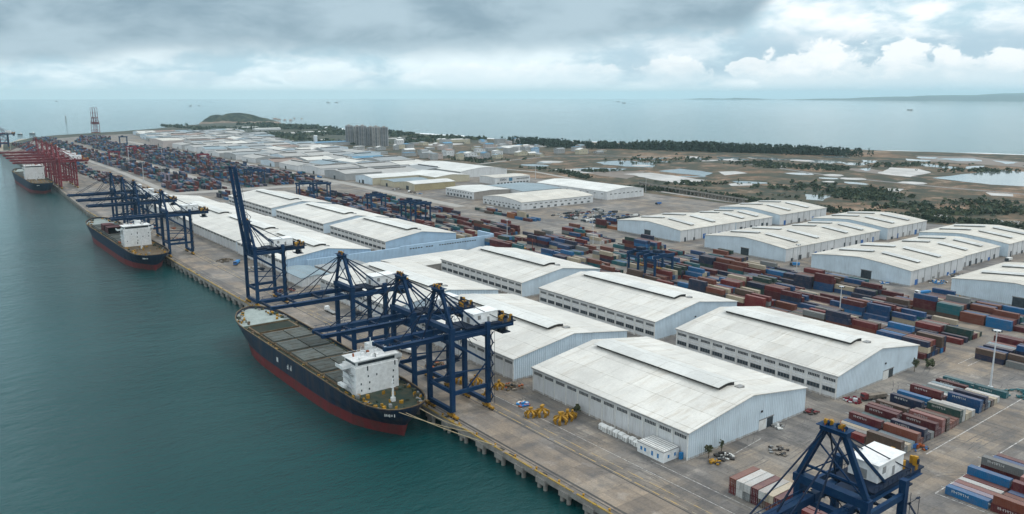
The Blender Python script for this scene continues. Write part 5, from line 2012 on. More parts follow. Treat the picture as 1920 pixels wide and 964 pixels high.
# open block behind the nearest crane: two bays of single and double stacks
fx = {}
left = ['dark red', 'grey', 'cream', 'bright blue', 'maroon', 'maroon', 'grey', 'teal', 'maroon', 'maroon', 'grey', 'brown', 'pale blue', 'cream', 'rust red', 'navy blue', 'navy blue', 'bright blue', 'white', 'white',
        'brown', 'maroon', 'maroon', 'white', 'teal', 'grey', 'white', 'pale blue', 'navy blue', 'maroon', 'blue', 'teal']
right = ['brown', 'grey', 'cream', 'pale blue', 'rust red', 'rust red', 'navy blue', 'navy blue', 'grey', 'maroon', 'maroon', 'pink', 'brown', 'rust red', 'rust red', 'rust red', 'dark green', 'white', 'cream', 'cream', 'white',
         'teal', 'blue', 'brown', 'navy blue', 'pale blue', 'brown', 'cream', 'white', 'orange', 'teal', 'teal']
hl = [1, 1, 1, 1, 2, 1, 1, 1, 2, 2, 1, 2, 1, 1, 0, 2, 1, 2, 1, 1, 0, 2, 1, 1, 1, 0, 1, 1, 0, 1, 0, 1]
hr = [2, 1, 1, 1, 2, 1, 2, 1, 1, 2, 1, 2, 2, 1, 1, 1, 2, 2, 1, 1, 1, 0, 2, 1, 2, 1, 1, 1, 1, 0, 0, 1]
for r in range(32):
    for k in range(2):
        # bay 1 is nearer the camera (right in the picture)
        fx[r, 0, k] = right[r]
        fx[r, 1, k] = left[r]
block('open block', 'containers of the open block', 258, 32, 124.6, 2, lambda r, b, q: (hr if b == 0 else hl)[r], MIX, near=True, seed=3, px=2.75, py=13.0, fixed=fx)
# corner block, bottom right
fq = {(0, 1, 0): 'bright blue', (1, 1, 0): 'lavender', (2, 1, 0): 'pink', (3, 1, 0): 'white', (4, 1, 0): 'dark red', (5, 1, 0): 'blue', (5, 1, 1): 'bright blue', (6, 1, 0): 'pink', (7, 1, 0): 'maroon', (9, 1, 0): 'maroon',
      (9, 1, 1): 'grey', (0, 0, 0): 'maroon', (0, 0, 1): 'rust red', (1, 0, 0): 'pink', (2, 0, 0): 'pale blue', (3, 0, 0): 'rust red', (4, 0, 0): 'blue'}
hq1 = [1, 1, 1, 1, 1, 2, 1, 1, 0, 2, 1, 0, 1, 1]
hq0 = [2, 1, 1, 1, 1, 2, 1, 2, 1, 2, 2, 1, 1, 1]
block('corner block', 'containers of the corner block', 243.8, 14, 78.0, 2, lambda r, b, q: (hq0 if b == 0 else hq1)[r], FADE, near=True, seed=5, px=2.72, py=13.0, fixed=fq)
# stack on the quay apron by the nearest crane, lying across
for i, (c0_, c1_) in enumerate((('rust red', 'dark red'), ('white', 'white'), ('white', 'grey'), ('maroon', 'maroon'), ('white', 'brown'), ('cream', 'rust red'), ('maroon', 'maroon'))):
    for k, c in enumerate((c1_, c0_)):
        LIST.append((196.6, 137.0 - i * 2.62, k * 2.6, c, 12.19, PI / 2 * -1, (c, TIER[k], ordw(1), ordw(i + 1), 'quayside stack'), 'containers of the quayside stack', True))
for i, c in enumerate(('dark red', 'maroon', 'rust red')):
    LIST.append((196 + i * 2.62, 110.5, 0, c, 12.19, 0.0, (c, 'ground', ordw(i + 1), ordw(1), 'apron stack'), 'containers of the apron stack', True))
# strips of the yard behind the warehouses
def hts(lo, hi, p=0.25):
    def f(r, b, q):
        base = lo + (b * 7 + b // 2 * 5) % (hi - lo + 1)
        return max(0, min(5, base + q.choice((-1, 0, 0, 0, 1))))
    return f


DARKMIX = ['maroon', 'maroon', 'maroon', 'dark red', 'rust red', 'blue', 'blue', 'navy blue', 'navy blue', 'navy blue', 'bright blue', 'dark green', 'grey', 'brown', 'teal', 'rust red', 'cream']
WARM = ['rust red', 'rust red', 'brown', 'brown', 'dark red', 'maroon', 'maroon', 'navy blue', 'navy blue', 'blue', 'bright blue', 'grey', 'cream', 'dark green']
block('inner strip', 'containers of the inner yard strip', 366, 8, 168, 15, hts(2, 4), WARM, seed=7, skip=.02)
block('side block', 'containers of the side block', 384, 10, 117, 3, hts(1, 2), FADE, seed=8, skip=.1)
block('middle strip', 'containers of the middle yard strip', 403, 10, 168, 21, hts(1, 3), DARKMIX, seed=9, skip=.05)
block('outer strip', 'containers of the outer yard strip', 447, 9, 150, 24, hts(1, 3), DARKMIX, seed=10, skip=.08)
block('inner strip beyond', 'containers of the inner yard strip', 366, 8, 382, 20, hts(1, 3), DARKMIX, seed=12, skip=.05)
block('middle strip beyond', 'containers of the middle yard strip', 404, 9, 446, 16, hts(1, 3), DARKMIX, seed=13, skip=.08)
block('outer strip beyond', 'containers of the outer yard strip', 449, 8, 470, 4, hts(1, 3), MIX, seed=14, skip=.1)
block('lot corner', 'containers beside the vehicle lot', 505, 10, 512, 2, hts(1, 2), MIX + ['orange', 'orange'], seed=15, skip=.1)
block('hall strip', 'containers before the white hall', 478, 5, 596, 8, hts(1, 2), MIX, seed=16, skip=.2)
DIM = ['maroon', 'maroon', 'maroon', 'dark red', 'rust red', 'blue', 'blue', 'bright blue', 'navy blue', 'navy blue', 'navy blue', 'navy blue', 'teal', 'dark green', 'grey', 'lavender']
BULK = [  # x0, rows, y0, bays, lo, hi, skip
    (366, 9, 660, 14, 1, 3, .1), (404, 9, 672, 14, 1, 3, .15), (436, 6, 690, 12, 1, 2, .4), (366, 9, 850, 6, 1, 3, .25), (404, 8, 860, 8, 1, 2, .4), (300, 8, 912, 6, 0, 2, .3), (440, 7, 800, 6, 0, 2, .5),
    (276, 11, 1052, 6, 1, 3, .1), (312, 10, 1052, 8, 1, 3, .15), (363, 11, 1052, 26, 1, 4, .08), (405, 10, 1056, 26, 1, 4, .1), (446, 10, 1060, 24, 1, 3, .12), (292, 14, 1170, 24, 1, 4, .12), (225, 10, 1190, 24, 0, 2, .3),
    (292, 14, 1480, 34, 1, 4, .12), (363, 11, 1400, 52, 1, 4, .08), (405, 10, 1400, 50, 1, 4, .1), (446, 9, 1400, 46, 1, 3, .12), (225, 12, 1500, 40, 0, 2, .3), (300, 12, 1960, 30, 1, 4, .15), (375, 20, 2080, 22, 1, 4, .15),
    (230, 12, 2060, 20, 1, 3, .25), (300, 18, 2370, 14, 1, 3, .25), (420, 22, 2400, 14, 0, 3, .3)]
for i, (x0, rows, y0, bays, lo, hi, sk) in enumerate(BULK):
    block('far yard', 'far', x0, rows, y0, bays, hts(lo, hi), DIM, seed=40 + i, skip=sk)

LIST.sort(key=lambda c: (0 if c[8] else 1, Vector((c[0], c[1], c[2] - H)).length))
n_ind = 0
far_mb = MB()
cnames = list(CONT)
rl = random.Random(77)
for (x, y, z, c, sz, rz, lb, grp, near) in LIST:
    if n_ind < 300 and grp != 'far':
        col, tier, row, bay, nm = lb
        if nm in ('quayside stack', 'apron stack'):
            label = '%s container, %s tier, %s from the warehouse side of the %s' % (col, tier, bay if nm == 'quayside stack' else row, nm)
        else:
            label = '%s container, %s tier, %s row from quay, %s bay of the %s' % (col, tier, row, bay, nm)
        o = bpy.data.objects.new('shipping_container', C40)
        COL.objects.link(o)
        o.location = (x, y, z + 0.004)
        o.rotation_euler = (0, 0, rz)
        tag(o, label, 'container', grp)
        set_mats(o, c)
        if near:
            for dx in (-.6, .6):
                d = bpy.data.objects.new('door', DOOR)
                COL.objects.link(d)
                d.parent = o
                d.location = (dx, -12.19 / 2 + .05, .03)
                d.material_slots[0].link = 'OBJECT'
                d.material_slots[0].material = MATS['container_' + c.replace(' ', '_')]
            if rl.random() < .4 and c not in ('white', 'cream'):
                d = bpy.data.objects.new('side_lettering', LETTER)
                COL.objects.link(d)
                d.parent = o
                d.location = (-1.195, 2.0, 0)
        n_ind += 1
    else:
        i = cnames.index(c)
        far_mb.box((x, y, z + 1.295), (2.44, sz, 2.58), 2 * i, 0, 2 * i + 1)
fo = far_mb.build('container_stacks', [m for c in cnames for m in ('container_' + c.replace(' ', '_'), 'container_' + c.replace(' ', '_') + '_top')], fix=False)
tag(fo, 'hundreds of stacked containers filling the far part of the yard', 'containers', kind='stuff')
print('containers', len(LIST), n_ind)

# ------------------------------------------------------------------ light masts
def make_mast(label, h):
    t = thing('light_mast', label, 'light mast', group='tall floodlight masts of the yard')
    m2 = MB()
    m2.tube((0, 0, 0), (0, 0, h), 0.42, 10, 0.18)
    m2.bb(-.8, .8, -.8, .8, 0, .5)
    m2.build('pole', 'galvanised', t)
    m2 = MB()
    m2.tube((0, 0, h - .5), (0, 0, h - .2), 1.5, 12)
    for k_ in range(8):
        a = 2 * PI * k_ / 8
        m2.box((1.75 * math.cos(a), 1.75 * math.sin(a), h - .45), (.55, .55, .5), 1, a)
    m2.build('lamp_head', ['galvanised', 'glass_dark'], t)
    return t


mast0 = make_mast('white floodlight mast at the inland end of the open block', 25)
mast0.location = (351.5, 128.2, 0)
for (x, y, s, lab) in ((386, 217, .86, 'floodlight mast rising from the rust red inner strip'), (479, 303, .82, 'floodlight mast before the third inland row of halls'), (380, 500, .9, 'floodlight mast beside the end of the blue wall'),
                       (737, 901, .75, 'floodlight mast beside the lettered building'), (744, 690, .7, 'floodlight mast behind the broad white hall'), (274, 1211, 1.1, 'white floodlight mast by the outer far strip'),
                       (297, 1399, 1.5, 'tallest floodlight mast over the far stacks'), (693, 2250, 1.1, 'left floodlight mast above the depot roofs'), (826, 2350, 1.0, 'right floodlight mast above the depot roofs'),
                       (475, 502, .78, 'floodlight mast beside the orange containers'), (446, 470, .6, 'short floodlight mast between the yard strips'), (387, 1555, .95, 'floodlight mast in the middle of the far stacks'),
                       (560, 190, .8, 'floodlight mast between the third and fourth inland rows')):
    c = clone(mast0)
    c['label'] = lab
    c.location = (x, y, 0)
    c.scale = (s, s, s)
m2 = MB()
m2.tube((0, 0, 0), (0, 0, 13), .3, 8, .2)
m2.bb(-.5, .5, -.5, .5, 12.6, 13.6)
o = m2.build('signal_post', 'container_rust_red')
o.location = (372, 458, 0)
tag(o, 'orange red post standing by the yellow grab before the stacks', 'post')

# ------------------------------------------------------------------ vehicles and gear about the quay
def truck(label, x, y, rz, cab='blue_paint', bed='grey_steel', load=None, z=0.012):
    t = thing('truck', label, 'truck', (x, y, z), rz)
    m2 = MB()
    m2.bb(-1.2, 1.2, 3.6, 5.6, .7, 2.9, 0)
    m2.bb(-1.1, 1.1, 5.6, 5.75, .8, 1.7, 0)
    m2.build('cab', cab, t)
    m2 = MB()
    m2.bb(-1.05, 1.05, 5.6, 5.66, 1.75, 2.6)
    m2.build('windscreen', 'glass_dark', t)
    m2 = MB()
    m2.bb(-1.2, 1.2, -6, 3.4, .9, 1.25)
    if load:
        m2.bb(-1.15, 1.15, -5.6, 3.0, 1.253, 2.2)
    m2.build('trailer', load or bed, t)
    for yy_ in (4.6, 1.8, -3.4, -4.7):
        m2 = MB()
        for sx in (-1, 1):
            m2.tube((sx * .85, yy_, .5), (sx * 1.2, yy_, .5), .5, 10)
        m2.build('wheels', 'dark_steel', t)
    return t


truck('blue truck on the apron left of the raised crane', 186, 568, 2.6, 'blue_paint', load='tarp_blue')
truck('dark truck with a white load on the apron behind the second crane', 181, 318, .2, 'crane_navy', load='white_paint')
truck('white truck driving along the apron road', 183, 405, 0.0, 'house_white')
truck('red cab truck beside the open block', 300, 151, 1.2, 'hull_red', load='rubble')
truck('white truck waiting at the corner of the third inland row', 489, 222, 1.3, 'house_white', load='tarp_blue')
truck('pale truck in the lane by the fourth inland row', 540, 224, 1.5, 'white_paint')
truck('grey flatbed beside the cream hall', 506, 862, .4, 'house_white', load='rubble')
truck('blue truck parked along the far depot road', 492, 1105, 0.05, 'tarp_blue', load='tarp_blue')
truck('orange truck parked along the far depot road', 492, 1180, 0.1, 'machine_orange', load='rubble')


def grab(label, x, y, seed, s=1.0, mat='machine_yellow'):
    """orange-peel grab resting on its tines"""
    rr = random.Random(seed)
    t = thing('cargo_grab', label, 'grab', (x, y, 0.012), rr.uniform(0, 3))
    m2 = MB()
    m2.tube((0, 0, 1.6 * s), (0, 0, 2.6 * s), .55 * s, 10, .4 * s)
    m2.bb(-.7 * s, .7 * s, -.35 * s, .35 * s, 2.6 * s, 3.0 * s)
    m2.build('head', mat, t)
    for k_ in range(6):
        a = 2 * PI * k_ / 6 + rr.uniform(-.1, .1)
        ca, sa = math.cos(a), math.sin(a)
        m2 = MB()
        m2.beam((.4 * ca * s, .4 * sa * s, 1.9 * s), (1.9 * ca * s, 1.9 * sa * s, 1.2 * s), .5 * s, .5 * s)
        m2.beam((1.9 * ca * s, 1.9 * sa * s, 1.2 * s), (1.5 * ca * s, 1.5 * sa * s, .02), .7 * s, .35 * s)
        m2.build('tine', mat, t)
    return t


for i, (x, y, lab, s) in enumerate(((179.5, 221.5, 'yellow grab leftmost of those on the apron', 1.0), (183.5, 219.5, 'yellow grab next to the leftmost, standing closer to the wall', 1.15),
                                    (184.5, 209.8, 'yellow grab in the nearer pair on the apron', 1.2), (188.5, 210.6, 'yellow grab at the back of the nearer pair', 1.1), (191.5, 211.2, 'rusty grab against the long windowed wall', .8),
                                    (179.0, 268.0, 'yellow grab under the middle quay crane', 1.2), (183.0, 262.5, 'second yellow grab beside the middle quay crane', 1.1), (176.0, 246.0, 'yellow grab between the land legs of the stern crane', 1.0),
                                    (187.5, 252.5, 'orange yellow grab by the corner of the second front warehouse', 1.0), (372.5, 468.0, 'yellow grab beside the orange red post', 1.5))):
    grab(lab, x, y, i, s * 1.25)


def heap(label, x, y, r, h, mats, seed, n=26, cat='scrap heap', name='scrap_heap'):
    rr = random.Random(seed)
    m2 = MB()
    for _ in range(n):
        a, d = rr.uniform(0, 6.28), r * math.sqrt(rr.random())
        z = h * (1 - d / r) * rr.uniform(.2, 1)
        m2.box((d * math.cos(a), d * math.sin(a), z / 2 + .3), (rr.uniform(.3, 1.6), rr.uniform(.3, 1.8), max(.4, z * rr.uniform(.6, 1.2))), rr.randrange(len(mats)), rr.uniform(0, 3))
    o = m2.build(name, mats)
    o.location = (x, y, 0.02)
    return tag(o, label, cat)


heap('grey tarpaulined scrap by the gable of the nearest warehouse', 209.5, 154.5, 3.2, 2.2, ['grey_steel', 'white_paint', 'dark_steel'], 1)
heap('small yellow machinery pile at the corner of the nearest warehouse', 203.5, 154, 1.8, 1.6, ['machine_yellow', 'machine_yellow', 'dark_steel'], 2, 14)
heap('maroon and pale bundles at the corner of the second row warehouse', 291.5, 155, 3.4, 2.6, ['hull_red', 'crane_dark_red', 'galvanised'], 3)
heap('rusty heap at the far corner of the nearest warehouse gable', 267.5, 158.5, 2.6, 2.0, ['hull_red', 'dark_steel', 'crane_navy'], 4, 18)
heap('white appliance pile by the open warehouse doorway', 245.5, 158, 2.2, 1.8, ['white_paint', 'grey_steel', 'dark_steel'], 5, 18)
heap('orange and brown debris between the two front warehouses', 193, 250, 4.5, 2.4, ['machine_orange', 'deck_brown', 'dark_steel', 'rubble'], 6, 34)
heap('brown timber heap on the apron left of the raised crane', 183, 585, 7, 2.2, ['deck_brown', 'rubble', 'bark'], 7, 40)
heap('pale rubble on the apron below the front warehouse', 190, 545, 6, 1.8, ['rubble', 'galvanised', 'grey_steel'], 8, 34)
heap('orange cargo spill behind the far crane of the three', 178, 338, 7, 2.0, ['machine_orange', 'deck_brown', 'machine_yellow', 'rubble'], 9, 46)
heap('dark gear laid on the apron by the middle crane', 182, 292, 5, 2.0, ['dark_steel', 'deck_brown', 'machine_orange'], 10, 34)
heap('colourful debris beneath the raised crane', 182, 470, 7, 2.2, ['hull_red', 'deck_brown', 'galvanised', 'crane_navy'], 11, 46)
heap('brown stockpile beside the second ship', 178, 700, 8, 2.6, ['deck_brown', 'rubble', 'machine_orange'], 12, 50)
heap('orange stockpile further along the second ship', 180, 770, 8, 2.6, ['deck_brown', 'machine_orange', 'rubble'], 13, 50)
heap('low blue and white pile of goods on the apron', 184.5, 232.5, 2.6, 1.3, ['blue_paint', 'white_paint', 'tarp_blue', 'machine_orange'], 30, 30)
heap('tyres and scrap before the second inland row', 478, 372, 6, 2, ['dark_steel', 'rubble', 'deck_brown'], 14, 46)
heap('dark tyres heaped in the yard before the second inland row', 470, 398, 6, 2, ['dark_steel', 'dark_steel', 'grey_steel'], 15, 46)
heap('brown rubble at the corner of the first inland row', 500, 452, 5, 1.8, ['rubble', 'deck_brown'], 16, 30)
heap('white clutter beside the mustard shed', 506, 848, 6, 1.8, ['white_paint', 'rubble', 'dark_steel', 'tarp_blue'], 17, 46)
heap('mixed clutter along the front of the cream hall', 508, 905, 6, 2, ['rubble', 'dark_steel', 'galvanised'], 18, 46)
heap('blue and white goods by the side of the third inland row', 530, 232, 7, 2, ['tarp_blue', 'white_paint', 'dark_steel'], 19, 46)
heap('scattered goods along the side of the third inland row', 560, 232, 7, 2, ['white_paint', 'rubble', 'dark_steel', 'tarp_blue'], 20, 46)
heap('blue drums by the gable of the third inland row', 499, 252, 3, 1.6, ['tarp_blue', 'blue_paint', 'white_paint'], 21, 24)
heap('yellow skip and barrels at the fourth inland row', 500, 207, 2.5, 1.6, ['machine_yellow', 'grey_steel', 'tarp_blue'], 22, 16)
heap('white dumped sheeting inland of the hedge', 830, 300, 22, 2.0, ['white_paint', 'galvanised', 'rubble'], 23, 130)
heap('pale tip of refuse along the hedge further right', 850, 240, 24, 2.0, ['white_paint', 'galvanised', 'rubble'], 24, 130)
heap('scrapped blue machine at the end of the open block', 268, 118.5, 4, 2.6, ['blue_paint', 'machine_orange', 'deck_brown', 'dark_steel'], 25, 30)
heap('tyre pile between the warehouse and the nearest crane', 228, 146, 4, .8, ['dark_steel', 'rubble', 'grey_steel'], 26, 30)
heap('teal wrapped scrap by the light mast of the open block', 352, 117, 6, 3, ['container_teal', 'container_teal', 'container_dark_green'], 27, 40)
heap('orange and yellow gear at the foot of the light mast', 347, 124, 4, 1.6, ['machine_orange', 'machine_yellow', 'rubble'], 28, 26)
heap('broken goods inside the corner block', 276, 90, 4, 2, ['white_paint', 'rubble', 'deck_brown'], 29, 26)

# white cabin and the wrapped bales beside it
t = thing('site_cabin', 'white portable cabin with blue windows by the nearest warehouse corner', 'cabin', (194.6, 169.5, 0.012))
m2 = MB()
m2.bb(-5.0, 2.6, -5.6, 6.2, 0, 3.7)
m2.bb(-5.15, 2.75, -5.75, 6.35, 3.703, 3.9, 1)
m2.bb(-4.9, 2.5, -5.5, 6.1, 3.903, 3.95, 2)
m2.build('wall', ['house_white', 'grey_steel', 'white_paint'], t)
WB = None
for (x, y, z, w, h, ax_) in ((-5.02, 4.3, 1.3, 1.0, 1.3, 'X'), (-5.02, 2.6, 1.3, 1.0, 1.3, 'X'), (-5.02, -.6, 1.0, .9, 1.6, 'X'), (-5.02, -3.2, 1.0, .9, 1.6, 'X'), (-2.6, -5.62, 1.2, 1.0, 1.2, 'Y'), (.6, -5.62, 1.2, 1.0, 1.2, 'Y')):
    me = window_mesh(w, h, 1, ('tarp_blue', 'white_paint'), ax_)
    o = bpy.data.objects.new('window', me)
    COL.objects.link(o)
    o.parent = t
    o.location = (x, y, z)
m2 = MB()
for i in range(6):
    m2.bb(-4.6 + i * 1.2, -4.4 + i * 1.2, -5.2, 5.8, 3.96, 4.05)
m2.build('roof_battens', 'grey_steel', t)
m2 = MB()
m2.bb(0, 1.2, -.5, .5, 0, 2.3)
o = m2.build('toilet_box', 'tarp_blue')
o.location = (196.3, 162.6, .012)
tag(o, 'narrow blue box between the cabin and the warehouse wall', 'toilet cabin')
rb_ = random.Random(8)
for i in range(8):
    m2 = MB()
    w, l, h = 2.3, 2.2, 2.1 + rb_.uniform(-.2, .3)
    prof = [(-w / 2, 0), (w / 2, 0), (w / 2, h * .75), (w * .3, h), (-w * .3, h), (-w / 2, h * .75)]
    m2.prism(prof, 'Y', -l / 2, l / 2, 0)
    m2.bb(-w / 2 - .03, w / 2 + .03, -.15, .15, 0.1, h * .7, 1)
    m2.bb(-w / 2 - .03, w / 2 + .03, l / 2 - .3, l / 2 - .1, 0.1, h * .7, 1)
    o = m2.build('wrapped_bale', ['white_paint', 'grey_steel'])
    o.location = (192.9 + rb_.uniform(-.3, .3), 196.5 - i * 2.55, .012)
    o.rotation_euler = (0, 0, rb_.uniform(-.08, .08))
    tag(o, 'white sheeted bale, %s in the line ending at the white cabin' % ordw(i + 1), 'bale', 'white sheeted bales in a line')

# parked vehicles in the lot
def car_mesh(kind):
    m2 = MB()
    if kind == 'car':
        m2.bb(-.9, .9, -2.2, 2.2, .3, .95, 0)
        m2.prism([(-1.5, .953), (1.2, .953), (.7, 1.5), (-1.1, 1.5)], 'X', -.8, .8, 1)
    else:
        m2.bb(-1.2, 1.2, -3.4, 1.6, .9, 2.6, 0)
        m2.bb(-1.1, 1.1, 1.8, 3.4, .5, 2.4, 1)
    for y in (-1.4, 1.4):
        for sx in (-1, 1):
            m2.tube((sx * .7, y, .36), (sx * .95, y, .36), .36, 8, mat=2)
    return m2.mesh('parked_' + kind, ['white_paint', 'glass_dark', 'dark_steel'])


CAR = {'car': car_mesh('car'), 'van': car_mesh('van')}
rc = random.Random(14)
cols = ['dark_steel', 'dark_steel', 'white_paint', 'grey_steel', 'crane_navy', 'white_paint', 'hull_red', 'galvanised', 'blue_paint']
cn = {'dark_steel': 'dark', 'white_paint': 'white', 'grey_steel': 'grey', 'crane_navy': 'navy', 'hull_red': 'red', 'galvanised': 'silver', 'blue_paint': 'blue'}
for r in range(8):
    for i in range(13):
        if rc.random() < .22:
            continue
        x, y = 520 + r * 9.0 + rc.uniform(-.6, .6), 532 + i * 6.2 + r * 2.0 + rc.uniform(-.6, .6)
        kd = 'van' if rc.random() < .3 else 'car'
        mt = rc.choice(cols)
        o = bpy.data.objects.new('parked_' + kd, CAR[kd])
        COL.objects.link(o)
        o.location = (x, y, .012)
        o.rotation_euler = (0, 0, PI / 2 + rc.uniform(-.12, .12) + (0 if rc.random() < .5 else PI))
        o.material_slots[0].link = 'OBJECT'
        o.material_slots[0].material = MATS[mt]
        tag(o, '%s %s parked in the lot before the white hall' % (cn[mt], kd), kd, 'vehicles parked in the lot')
for (x, y, r_, lab, mt) in ((622, 668, .2, 'red van by the wall of the broad white hall', 'hull_red'), (668, 600, 1.2, 'blue lorry in the open yard behind the lot', 'blue_paint'),
                            (500, 318, .6, 'blue van at the corner of the second inland row', 'tarp_blue'), (592, 322, 1.5, 'white van beside the second inland row', 'white_paint'),
                            (600, 324, 1.4, 'dark van beside the second inland row', 'dark_steel'), (612, 424, 1.5, 'dark van beside the first inland row', 'dark_steel'),
                            (640, 232, 1.5, 'white van beside the rear hall of the third row', 'white_paint')):
    o = bpy.data.objects.new('parked_van', CAR['van'])
    COL.objects.link(o)
    o.location = (x, y, .012)
    o.rotation_euler = (0, 0, r_)
    o.material_slots[0].link = 'OBJECT'
    o.material_slots[0].material = MATS[mt]
    tag(o, lab, 'van')

# ------------------------------------------------------------------ boats out at sea
def boat(label, px, py, s, mat='dark_steel', top='house_white', rz=0.6, cat='boat', gpos=None):
    x, y = gpos or at(px, py, SEA)
    t = thing('small_boat', label, cat, (x, y, SEA), rz)
    m2 = MB()
    st = [(-10, 2.2), (-6, 2.8), (2, 2.8), (7, 1.8), (10, .1)]
    for (y0, w0), (y1, w1) in zip(st[:-1], st[1:]):
        a = [(-w0 * .7, y0, -.6), (w0 * .7, y0, -.6), (w0, y0, 2), (-w0, y0, 2)]
        b_ = [(-w1 * .7, y1, -.6), (w1 * .7, y1, -.6), (w1, y1, 2.3), (-w1, y1, 2.3)]
        m2.add([Vector(p) * s for p in a + b_], [(0, 1, 5, 4), (1, 2, 6, 5), (2, 3, 7, 6), (3, 0, 4, 7)])
    m2.add([Vector(p) * s for p in ((-2.2 * .7, -10, -.6), (2.2 * .7, -10, -.6), (2.2, -10, 2), (-2.2, -10, 2))], [(0, 1, 2, 3)])
    m2.build('hull', mat, t)
    m2 = MB()
    m2.bb(-1.7 * s, 1.7 * s, -7 * s, -2.5 * s, 2.05 * s, 5 * s)
    m2.bb(-.15 * s, .15 * s, -4 * s, -3.7 * s, 5 * s, 9 * s)
    m2.build('wheelhouse', top, t)
    return t


boat('tiny dark boat far out left near the horizon', 106, 190.5, 3.2)
boat('tiny boat far out, left of the island', 357, 199, 2.2)
boat('tiny boat right of the first, above the island gap', 373, 198.5, 1.8)
boat('left of two dark boats above the apartment towers', 615, 192.5, 3.4)
boat('right of two dark boats above the apartment towers', 631, 192.5, 3.4)
boat('left of two dark boats far out in the middle', 1159, 191, 3.2)
boat('right of two dark boats far out in the middle', 1170, 193.5, 3.2)
boat('lone small boat on the bright water at far right', 1706, 206.5, 2.2)
boat('small launch moored off the far end of the quay', 60, 251.5, 1.2)
boat('grey launch lying just left of the far quay end', 37, 252.5, 1.0)
t = thing('channel_beacon', 'lattice beacon standing in the water at far left', 'beacon', (*at(124, 228, SEA), SEA))
m2 = MB()
for a in range(4):
    m2.beam((4 * math.cos(a * PI / 2), 4 * math.sin(a * PI / 2), -1), (1.2 * math.cos(a * PI / 2), 1.2 * math.sin(a * PI / 2), 22), 1.0)
for z in (5, 11, 17):
    m2.bb(-3 + z * .1, 3 - z * .1, -3 + z * .1, 3 - z * .1, z, z + .6)
m2.build('frame', 'grey_steel', t)
m2 = MB()
m2.bb(-1.6, 1.6, -1.6, 1.6, 22, 26)
m2.build('lantern', 'hull_red', t)

# ------------------------------------------------------------------ sky, sun, haze, camera
W = bpy.data.worlds.new('World')
S.world = W
W.use_nodes = True
nt = W.node_tree
bg = nt.nodes['Background']
SUN_AZ, SUN_EL = math.radians(112), math.radians(52)
sky = nt.nodes.new('ShaderNodeTexSky')
sky.sky_type = 'NISHITA'
sky.sun_disc = False
sky.sun_elevation = SUN_EL
sky.sun_rotation = SUN_AZ
dirn = nt.nodes.new('ShaderNodeTexCoord').outputs['Generated']


def vdot(v):
    n = nt.nodes.new('ShaderNodeVectorMath')
    n.operation = 'DOT_PRODUCT'
    nt.links.new(dirn, n.inputs[0])
    n.inputs[1].default_value = tuple(v)
    return n.outputs['Value']


M = lambda op, a, b=None, c=None, clamp=False: math_n(nt, op, a, b, c, clamp)


def smooth(x, lo, hi):
    n = nt.nodes.new('ShaderNodeMapRange')
    n.interpolation_type = 'SMOOTHSTEP'
    n.inputs[1].default_value = lo
    n.inputs[2].default_value = hi
    nt.links.new(x, n.inputs[0])
    return n.outputs[0]


ux, uy, uz = vdot(RT), vdot(FWH), vdot((0, 0, 1))
az = M('ARCTAN2', ux, uy)           # bearing from the middle of the bay
el = M('MAXIMUM', uz, 0.0)


def comb(x, y, z=0.0):
    n = nt.nodes.new('ShaderNodeCombineXYZ')
    for i, v in enumerate((x, y, z)):
        if hasattr(v, 'is_output'):
            nt.links.new(v, n.inputs[i])
        else:
            n.inputs[i].default_value = v
    return n.outputs[0]


def warp(vec, amt, sc):
    n = nt.nodes.new('ShaderNodeTexNoise')
    n.inputs['Scale'].default_value = sc
    n.inputs['Detail'].default_value = 3
    nt.links.new(vec, n.inputs['Vector'])
    m_ = nt.nodes.new('ShaderNodeVectorMath')
    m_.operation = 'MULTIPLY_ADD'
    nt.links.new(n.outputs['Color'], m_.inputs[0])
    m_.inputs[1].default_value = (amt, amt, amt)
    nt.links.new(vec, m_.inputs[2])
    return m_.outputs[0]


wide = comb(M('MULTIPLY', az, 3.4), M('MULTIPLY', el, 8.5))
n_w = noise(nt, warp(wide, 0.5, 1.2), 1.0, 6, 0.52)
n_w2 = noise(nt, warp(wide, 0.4, 2.0), 2.7, 6, 0.55)
low = comb(M('MULTIPLY', az, 8.0), M('MULTIPLY', el, 21.0))
n_lo = noise(nt, warp(low, 0.6, 1.5), 1.0, 7, 0.56)
puff = comb(M('MULTIPLY', az, 11.0), M('MULTIPLY', el, 17.0))
n_pf = noise(nt, warp(puff, 0.35, 3.0), 2.6, 7, 0.58)
n_lo2 = n_pf
# pale sheet of mid-level cloud
c = mixc(nt, (0.48, 0.67, 0.77), (0.82, 0.94, 0.99), smooth(M('ADD', M('MULTIPLY', n_lo, 0.65), M('MULTIPLY', n_w2, 0.35)), 0.43, 0.57))
bright = smooth(az, -0.02, 0.45)
c = mixc(nt, c, (1.0, 1.04, 1.06), M('MULTIPLY', bright, smooth(M('ADD', M('MULTIPLY', n_w2, 0.6), M('MULTIPLY', n_lo, 0.4)), 0.38, 0.54)))
# a band of blue-grey behind the cumulus
gap = M('MULTIPLY', smooth(az, -0.02, 0.25), M('MULTIPLY', smooth(el, 0.014, 0.034), smooth(el, 0.082, 0.052)))
c = mixc(nt, c, (0.42, 0.58, 0.69), M('MULTIPLY', gap, M('ADD', 0.35, M('MULTIPLY', smooth(n_lo, 0.58, 0.42), 0.6))))
